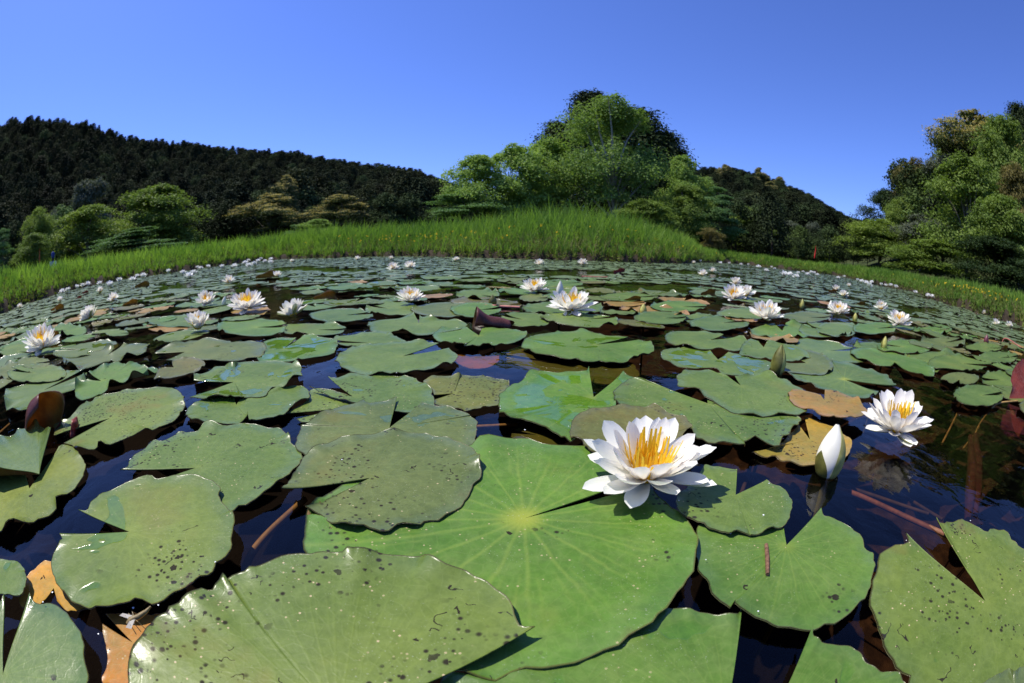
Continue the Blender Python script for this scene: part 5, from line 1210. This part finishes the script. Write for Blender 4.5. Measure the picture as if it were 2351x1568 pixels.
# ------------------------------------------------------------------ trees
BARK = plain('bark_grey', (.16, .14, .115), .85, .2, .35, 6)
BARK_PALE = plain('bark_pale', (.30, .28, .24), .8, .2, .25, 8)
BARK_DARK = plain('bark_dark', (.055, .042, .032), .9, .15, .3, 6)
KIND = {
 'lime': leaf_mat('leaf_lime', (.230, .300, .070), (.150, .215, .050), .5, .35, .8),
 'fresh': leaf_mat('leaf_fresh', (.300, .410, .110), (.200, .305, .080), .5, .38, .9),
 'green': leaf_mat('leaf_green', (.200, .275, .062), (.130, .195, .045), .5, .32, .8),
 'main': leaf_mat('leaf_main', (.220, .315, .085), (.140, .225, .060), .5, .34, .9),
 'layer': leaf_mat('leaf_layered', (.145, .245, .085), (.095, .180, .065), .5, .32, .9),
 'grey': leaf_mat('leaf_grey', (.150, .170, .115), (.085, .105, .070), .55, .2, .7),
 'dark': leaf_mat('leaf_dark', (.045, .075, .025), (.025, .045, .018), .5, .2, .7),
 'brown': leaf_mat('leaf_brown', (.190, .165, .055), (.120, .110, .040), .55, .25, .8),
 'chin': leaf_mat('leaf_chinquapin', (.100, .125, .042), (.060, .078, .028), .5, .2, .7),
 'conifer': leaf_mat('leaf_conifer', (.055, .078, .030), (.034, .050, .020), .7, .10, .08, .05, .12),
}
BLOSSOM = leaf_mat('cream_blossom', (.55, .45, .21), (.42, .34, .15), .6, .3, 1.0)

def crown_points(h, w, kind, n, seed):
    rg = np.random.default_rng(seed)
    low = .10 * h if kind not in ('main', 'chin', 'grey') else .18 * h
    if kind == 'conifer':
        P = []; m = max(60, int(h * 16))
        for _ in range(m):
            s = rg.random() ** .75; zc = low + (h - low) * s; rad = w * .5 * ((1 - s) ** .55 * .98 + .03) * (.75 + .35 * rg.random()); a = rg.uniform(0, 6.28)
            P.append((rad * math.cos(a), rad * math.sin(a), zc, .20 * w * (.6 + .5 * (1 - s)), .09 * h))
        L = np.array(P)
    else:
        lobes = []
        nl = {'main': 24, 'layer': 15, 'chin': 16, 'grey': 16}.get(kind, 24)
        for _ in range(nl):
            s = rg.random(); zc = low + (h - low) * (.12 + .80 * s)
            env = math.sin(math.pi * min(1, max(0, .20 + .72 * s))) ** .7
            a = rg.uniform(0, 6.28); rad = w * .5 * env * rg.uniform(.25, .78)
            lobes.append((rad * math.cos(a), rad * math.sin(a), zc, w * rg.uniform(.13, .23) * (.6 + .6 * env)))
        lobes.append((0, 0, h - w * .13, w * .15))
        P = []
        for (x, y, zc, R) in lobes:
            fl = .42 if kind == 'layer' else .95
            for _ in range(20 if kind != 'layer' else 16):
                v = rg.normal(0, 1, 3); v /= np.linalg.norm(v); v[2] = abs(v[2]) * 1.1 - .35
                q = rg.uniform(.72, 1.08)
                P.append((x + v[0] * R * q, y + v[1] * R * q, zc + v[2] * R * fl * q, R * (.36 if kind != 'layer' else .46), R * (.27 if kind != 'layer' else .12)))
        L = np.array(P)
    k = rg.integers(len(L), size=n)
    g = rg.normal(0, .55, (n, 3)); g = np.clip(g, -1.5, 1.5)
    pts = np.stack([L[k, 0] + g[:, 0] * L[k, 3], L[k, 1] + g[:, 1] * L[k, 3], L[k, 2] + g[:, 2] * L[k, 4] - .28 * L[k, 4] * (g[:, 0] ** 2 + g[:, 1] ** 2)], 1)
    pts[:, 2] = np.clip(pts[:, 2], .03 * h, h)
    out = g / (np.linalg.norm(g, axis=1)[:, None] + 1e-6) * .6 + np.stack([pts[:, 0] / w, pts[:, 1] / w, (pts[:, 2] - .45 * h) / h], 1) * .9
    out[:, 2] += .45
    return pts, L, out

CROWN = {}
def make_tree(x, y, h, w, kind, name, label, cat='tree', group=None, seed=0):
    global rng
    rg = np.random.default_rng(900 + seed); d = math.hypot(x, y)
    zb = float(world_z(np.array([x]), np.array([y]))[0]) - .05
    h = max(h - zb, h * .35)
    root = bpy.data.objects.new(name, None); col.objects.link(root); root.location = (x, y, zb); root.rotation_euler = (0, 0, rg.uniform(0, 6.28))
    tag(root, label, cat, group)
    # crowns of one kind share two meshes, stretched to the size of each tree
    PH, PW = (6.0, 4.0) if kind != 'conifer' else (10.0, 6.0)
    fx, fz = w / PW, h / PH
    h, w = PH, PW
    key = (kind, seed % 2 if kind not in ('main',) else 0)
    ls = .118 if kind != 'conifer' else .20
    n = 21000
    if kind == 'main': ls = .085; n = 28000
    if key not in CROWN:
        pts, L, out = crown_points(h, w, 'green' if kind == 'bare' else kind, n, 40 + seed)
        rgc = np.random.default_rng(77 + seed)
        save = rng; rng = rgc
        V, F = leaf_quads(pts, ls * rgc.uniform(.7, 1.35, len(pts)), .45, .6, out)
        rng = save
        CROWN[key] = (mesh_np('crown', V, F, [KIND.get(kind, KIND['green'])], None, False), L)
    cme, L = CROWN[key]
    # trunk with limbs
    g = Geo(); tr = max(.035, h * .014) * (1.25 if kind in ('main', 'conifer') else 1)
    lean = rg.normal(0, .03 * h, 2)
    T0 = np.array([(0, 0, -.2), (lean[0] * .3, lean[1] * .3, h * .22), (lean[0] * .8, lean[1] * .8, h * .5), (lean[0], lean[1], h * (.72 if kind != 'conifer' else .95))])
    Tp = catmull(T0, 9); tube(g, Tp, np.linspace(tr, tr * .3, 9), 6)
    idx = rg.choice(len(L), size=min(len(L), 20 if kind in ('main', 'bare') else 16), replace=False)
    limbs = []
    for i in idx:
        e = L[i, :3]; s = np.clip((e[2] / h) * .62, .12, .9); j = s * 8; a = int(j); b = Tp[a] + (Tp[min(a + 1, 8)] - Tp[a]) * (j - a)
        m1 = b + (e - b) * .5 + np.array([rg.normal(0, .03 * w), rg.normal(0, .03 * w), .05 * h])
        lg = g
        if kind in ('main', 'bare'): lg = Geo(); limbs.append(lg)
        tube(lg, catmull(np.array([b, m1, e]), 6), np.linspace(tr * (.5 if kind in ('main', 'bare') else .38), tr * .10, 6), 6, cap=False)
    bark = {'main': BARK_PALE, 'bare': BARK_PALE, 'conifer': BARK_DARK, 'dark': BARK_DARK}.get(kind, BARK)
    trunk = link('trunk', g.mesh('trunk', [bark], True), root)
    for lg in limbs: link('limb', lg.mesh('limb', [bark], True), trunk)
    root.scale = (fx, fx, fz)
    if kind == 'bare': return root
    link('crown', cme, root)
    if kind == 'chin':
        top = L[L[:, 2] > .35 * h]; out = np.hypot(top[:, 0], top[:, 1]) + top[:, 2] * .5
        top = top[np.argsort(-out)[:int(len(top) * .62)]]
        nb = int(n * .34); k = rg.integers(len(top), size=nb); q = rg.normal(0, .5, (nb, 3))
        bp = np.stack([top[k, 0] + q[:, 0] * top[k, 3], top[k, 1] + q[:, 1] * top[k, 3], top[k, 2] + top[k, 4] * (.55 + .3 * np.abs(q[:, 2]))], 1)
        save = rng; rng = rg
        V, F = leaf_quads(bp, ls * rg.uniform(.6, 1.1, nb), .8, .5); rng = save
        link('blossom', mesh_np('blossom', V, F, [BLOSSOM], None, False), root)
    return root

TREE_LABEL = [
 'small yellow-green tree with a dark base at the far left', 'tall grey-leaved tree behind the yellow-green ones at the left', 'short grey-leaved tree between two yellow-green trees at the left',
 'bushy bright yellow-green tree, second from the left edge', 'large mid-green tree standing before the dark left hill', 'low spreading blue-green tree above the left bank grass',
 'pale layered tree cut by the left edge', 'dark green shrub above the gap in the left bank', 'cream-flowered evergreen, left of two at the foot of the left hill',
 'cream-topped evergreen standing above the left flowered one', 'cream-flowered evergreen, right of two at the foot of the left hill', 'round fresh green bush behind the far bank grass',
 'little layered bush left of the round fresh green bush', 'bare pale dead tree before the left hill', 'tall dark conifer, the highest point of the central clump',
 'dark conifer on the left shoulder of the central clump', 'dark conifer on the right shoulder of the central clump', 'dark conifer peeping over the pale-limbed tree',
 'large broadleaf with pale limbs at the heart of the central clump', 'fresh green tree left of the pale-limbed one', 'fresh green tree in the left wing of the central clump',
 'feathery fresh green tree at the left end of the central clump', 'low layered shrub at the left foot of the central clump', 'fresh green tree on the right side of the central clump',
 'mid-green tree before the right end of the central clump', 'layered blue-green tree at the right end of the central clump', 'low green shrub below the pale-limbed tree',
 'small brownish shrub behind the promontory tip', 'broad olive green tree in the valley right of the promontory', 'grey-green tree beside the olive one in the valley',
 'dark tree on the slope above the valley trees', 'round green bush in the valley', 'wide green bush near the red marker', 'slim grey-green tree above the valley bushes',
 'round lime green tree at the left end of the right wood', 'dark rounded tree above the lime one in the right wood', 'upright lime green tree in the right wood', 'brown-tinged tree on the left shoulder of the right wood',
 'grey-green tree in the middle of the right wood', 'lime green tree high in the right wood', 'cream-flowered tree on top of the right wood', 'tall green tree near the right edge of the right wood',
 'fresh green tree in front of the right wood', 'nearest green tree at the right edge', 'olive-grey tree low in the right wood', 'dark conifer rising at the extreme right', 'rusty-leaved tree near the right edge',
 'mid-green tree behind the upright lime one', 'low green shrub along the foot of the right wood', 'dark shrub at the right edge above the bank',
]
for i, (x, y, h, w, kind) in enumerate(TREES):
    nm = {'conifer': 'conifer', 'bare': 'dead_tree'}.get(kind, 'broadleaf_tree' if h > 3 else 'shrub')
    ww = w * (1.45 if kind != 'conifer' else 2.0) * (1.25 if i in (19, 20, 21, 22) else 1) * (.88 if i < 8 else 1) * (.92 if i == 18 else 1)
    make_tree(x, y, h * (1.03 if kind != 'conifer' else (.985 if i == 14 else .95)), ww, kind, nm, TREE_LABEL[i], 'tree' if nm != 'shrub' else 'shrub', None, i)

# forest masses on the hills: one mass each, trees scattered over the slope by geometry nodes
def forest_mat(name, c, v=.75):
    t = NT(name); p = t.pos()
    r = t.n('ShaderNodeObjectInfo').outputs['Random']
    k = t.mix(t.ramp(t.noise(p, .05, 2), .35, .65), tuple(x * .8 for x in c), tuple(x * 1.2 for x in c))
    k = t.mix(r, t.mix(1.0, k, (1 - v * .55,) * 3, 'MULTIPLY'), t.mix(1.0, k, (1 + v,) * 3, 'MULTIPLY'))
    t.bsdf(k, .7, .05, trans=.12)
    return t.m
F_CON = forest_mat('forest_conifer', (.021, .030, .013))
F_OLIVE = forest_mat('forest_olive', (.031, .040, .015))
F_DARK = forest_mat('forest_broadleaf', (.038, .058, .020))
F_GREEN = forest_mat('forest_green', (.085, .130, .035))
F_GREY = forest_mat('forest_grey', (.080, .092, .060))
def proto_tree(mat, kind, h, w, n, ls, seed):
    global rng
    pts, L, out = crown_points(h, w, kind, n, seed)
    rg = np.random.default_rng(seed); save = rng; rng = rg
    V, F = leaf_quads(pts, ls * rg.uniform(.7, 1.3, len(pts)), .4, .7, out, .4); rng = save
    g = Geo(); tube(g, [(0, 0, -.5), (0, 0, h * .4), (0, 0, h * .85)], [h * .016, h * .012, h * .004], 6)
    v2 = np.concatenate(g.v); f2 = np.concatenate(list(g.f.values())[0])
    me = mesh_np('forest_tree', np.vstack([V, v2]), [F, f2 + len(V)], [mat, BARK_DARK], [0] * len(F) + [1] * len(f2), False)
    return bpy.data.objects.new('forest_tree', me)      # never linked: only the source of the scatter

def forest(name, label, n, az0, az1, r0f, r1f, protos, share, hrange, seed, ridge=False):
    rg = np.random.default_rng(seed)
    az = rg.uniform(az0, az1, n); r0, r1 = r0f(az), r1f(az)
    r = np.sqrt(rg.random(n) * (r1 ** 2 - r0 ** 2) + r0 ** 2)
    z = terrain_z(az, r); h = rg.uniform(*hrange, n); h *= 1 + .18 * np.sin(az * 1.7) * np.sin(r * .11)
    if name == 'valley_thicket': h = np.where(az > 36, h * .62, h)
    if ridge:
        h = np.clip(h, 3.0, np.maximum(3.0, r * np.tan(np.radians(interp(RIDGE_ALL, az))) * rg.uniform(.965, 1.03, n) - z))
    me = bpy.data.meshes.new(name); me.vertices.add(n)
    me.vertices.foreach_set('co', np.stack([r * np.sin(np.radians(az)), r * np.cos(np.radians(az)), z], 1).astype(np.float32).ravel())
    hz = h / 10.0; wx = hz * rg.uniform(.85, 1.25, n)
    at = me.attributes.new('size', 'FLOAT_VECTOR', 'POINT'); at.data.foreach_set('vector', np.stack([wx, wx, hz], 1).astype(np.float32).ravel())
    at = me.attributes.new('turn', 'FLOAT_VECTOR', 'POINT'); at.data.foreach_set('vector', np.stack([rg.normal(0, .04, n), rg.normal(0, .04, n), rg.uniform(0, 6.28, n)], 1).astype(np.float32).ravel())
    at = me.attributes.new('pick', 'INT', 'POINT'); at.data.foreach_set('value', rg.choice(len(protos), n, p=share).astype(np.int32))
    o = link(name, me)
    ng = bpy.data.node_groups.new('scatter_' + name, 'GeometryNodeTree')
    ng.interface.new_socket('Geometry', in_out='INPUT', socket_type='NodeSocketGeometry')
    ng.interface.new_socket('Geometry', in_out='OUTPUT', socket_type='NodeSocketGeometry')
    gi = ng.nodes.new('NodeGroupInput'); go = ng.nodes.new('NodeGroupOutput'); jn = ng.nodes.new('GeometryNodeJoinGeometry')
    def named(nm, ty):
        x = ng.nodes.new('GeometryNodeInputNamedAttribute'); x.data_type = ty; x.inputs[0].default_value = nm; return x.outputs[0]
    pick = named('pick', 'INT'); size = named('size', 'FLOAT_VECTOR'); turn = named('turn', 'FLOAT_VECTOR')
    for k, pr in enumerate(protos):
        cmp_ = ng.nodes.new('FunctionNodeCompare'); cmp_.data_type = 'INT'; cmp_.operation = 'EQUAL'
        ng.links.new(pick, cmp_.inputs[2]); cmp_.inputs[3].default_value = k
        oi = ng.nodes.new('GeometryNodeObjectInfo'); oi.inputs['Object'].default_value = pr; oi.inputs['As Instance'].default_value = True
        ip = ng.nodes.new('GeometryNodeInstanceOnPoints')
        ng.links.new(gi.outputs[0], ip.inputs['Points']); ng.links.new(cmp_.outputs[0], ip.inputs['Selection']); ng.links.new(oi.outputs['Geometry'], ip.inputs['Instance'])
        ng.links.new(turn, ip.inputs['Rotation']); ng.links.new(size, ip.inputs['Scale'])
        ng.links.new(ip.outputs[0], jn.inputs[0])
    ng.links.new(jn.outputs[0], go.inputs[0])
    md = o.modifiers.new('scatter', 'NODES'); md.node_group = ng
    return tag(o, label, 'forest', None, 'stuff')

P_CON = [proto_tree(F_CON, 'conifer', 10, 6.0, 2200, .36, 51), proto_tree(F_CON, 'conifer', 10, 5.2, 2200, .36, 52), proto_tree(F_OLIVE, 'conifer', 10, 6.6, 2200, .38, 53)]
P_BRD = [proto_tree(F_DARK, 'green', 10, 8.5, 3000, .36, 54), proto_tree(F_GREEN, 'green', 10, 8.5, 3000, .36, 55), proto_tree(F_GREY, 'green', 10, 8.0, 3000, .36, 56)]
cst = lambda v: (lambda a: np.full_like(a, v))
forest('hillside_forest', 'dense dark conifer forest covering the left hill', 5400, -112, 4, cst(66.0), cst(256.0), P_CON + P_BRD[:1], [.36, .32, .24, .08], (6.0, 10.5), 31, True)
forest('hillside_forest', 'dark conifer forest on the hill between the clump and the right wood', 1900, 16, 56, cst(54.0), cst(166.0), P_CON + P_BRD[:1], [.28, .24, .30, .18], (4.5, 7.5), 32, True)
forest('right_wood_undergrowth', 'dark undergrowth filling the slope of the right wood', 290, 51, 100, cst(30.0), cst(62.0), P_BRD, [.55, .28, .17], (3.5, 6.5), 33)
forest('valley_thicket', 'dark thicket along the foot of the hills behind the banks', 620, -95, 72, lambda a: np.where(a > 24, 29.0, 38.0), lambda a: np.where(a > 24, 52.0, 58.0), P_BRD[:2] + P_CON[:1], [.58, .12, .30], (2.2, 4.6), 34)

# cream-flowered crowns high on the right hill
for i, (a_, r_, lab) in enumerate([(31.5, 140, 'cream-flowered crown high on the right hill, left of three'), (34.2, 140, 'cream-flowered crown high on the right hill, right of three'), (33.0, 126, 'brightest cream-flowered crown on the right hill, lowest of three'), (27.0, 136, 'brown-cream crown just right of the central clump')]):
    x, y = r_ * math.sin(math.radians(a_)), r_ * math.cos(math.radians(a_)); zb = float(world_z(np.array([x]), np.array([y]))[0])
    make_tree(x, y, zb + 7.5, 5.5, 'chin', 'broadleaf_tree', lab, 'tree', None, 70 + i)

# ------------------------------------------------------------------ small things on the banks
def az_pt(a, r): return r * math.sin(math.radians(a)), r * math.cos(math.radians(a))
x, y = az_pt(-61.2, 9.6); zb = float(world_z(np.array([x]), np.array([y]))[0])
sign = bpy.data.objects.new('sign_post', None); col.objects.link(sign); sign.location = (x, y, zb); sign.rotation_euler = (0, 0, math.radians(55))
tag(sign, 'white board on a blue-capped post in the gap of the left bank', 'sign post')
g = Geo(); tube(g, [(0, 0, -.1), (0, 0, .2), (0, 0, .44)], .022, 6); link('post', g.mesh('post', [BARK_DARK]), sign)
def box(g, c, s, m=0):
    c = np.array(c); s = np.array(s) / 2
    V = np.array([(i, j, k) for i in (-1, 1) for j in (-1, 1) for k in (-1, 1)]) * s + c
    g.add(V, [(0, 1, 3, 2), (4, 6, 7, 5), (0, 4, 5, 1), (2, 3, 7, 6), (0, 2, 6, 4), (1, 5, 7, 3)], m)
g = Geo(); box(g, (0, -.03, .22), (.17, .014, .20)); link('board', g.mesh('board', [plain('white_board', (.55, .58, .66), .5)]), sign)
g = Geo(); tube(g, [(0, 0, .38), (0, 0, .42), (0, 0, .47), (0, 0, .50)], [.045, .05, .045, .015], 6); link('cap', g.mesh('cap', [plain('blue_cap', (.02, .04, .18), .5)], True), sign)
x, y = az_pt(-63.2, 9.4); zb = float(world_z(np.array([x]), np.array([y]))[0])
g = Geo(); tube(g, [(0, 0, -.05), (.012, 0, .18), (.004, 0, .36), (.02, 0, .52)], [.014, .012, .014, .006], 6)
tag(link('stake', g.mesh('stake', [plain('orange_paint', (.55, .12, .03), .5)], True), None, (x, y, zb)), 'thin orange stake left of the small white board', 'stake')
x, y = az_pt(38.9, 27); zb = float(world_z(np.array([x]), np.array([y]))[0])
g = Geo(); tube(g, [(0, 0, .25), (.03, 0, .45), (.08, 0, .75), (.06, 0, .98)], [.025, .045, .025, .008], 6)
tag(link('red_marker', g.mesh('red_marker', [plain('red_cloth', (.6, .03, .03), .6)], True), None, (x, y, zb + .1)), 'small bright red patch among the valley bushes', 'marker')
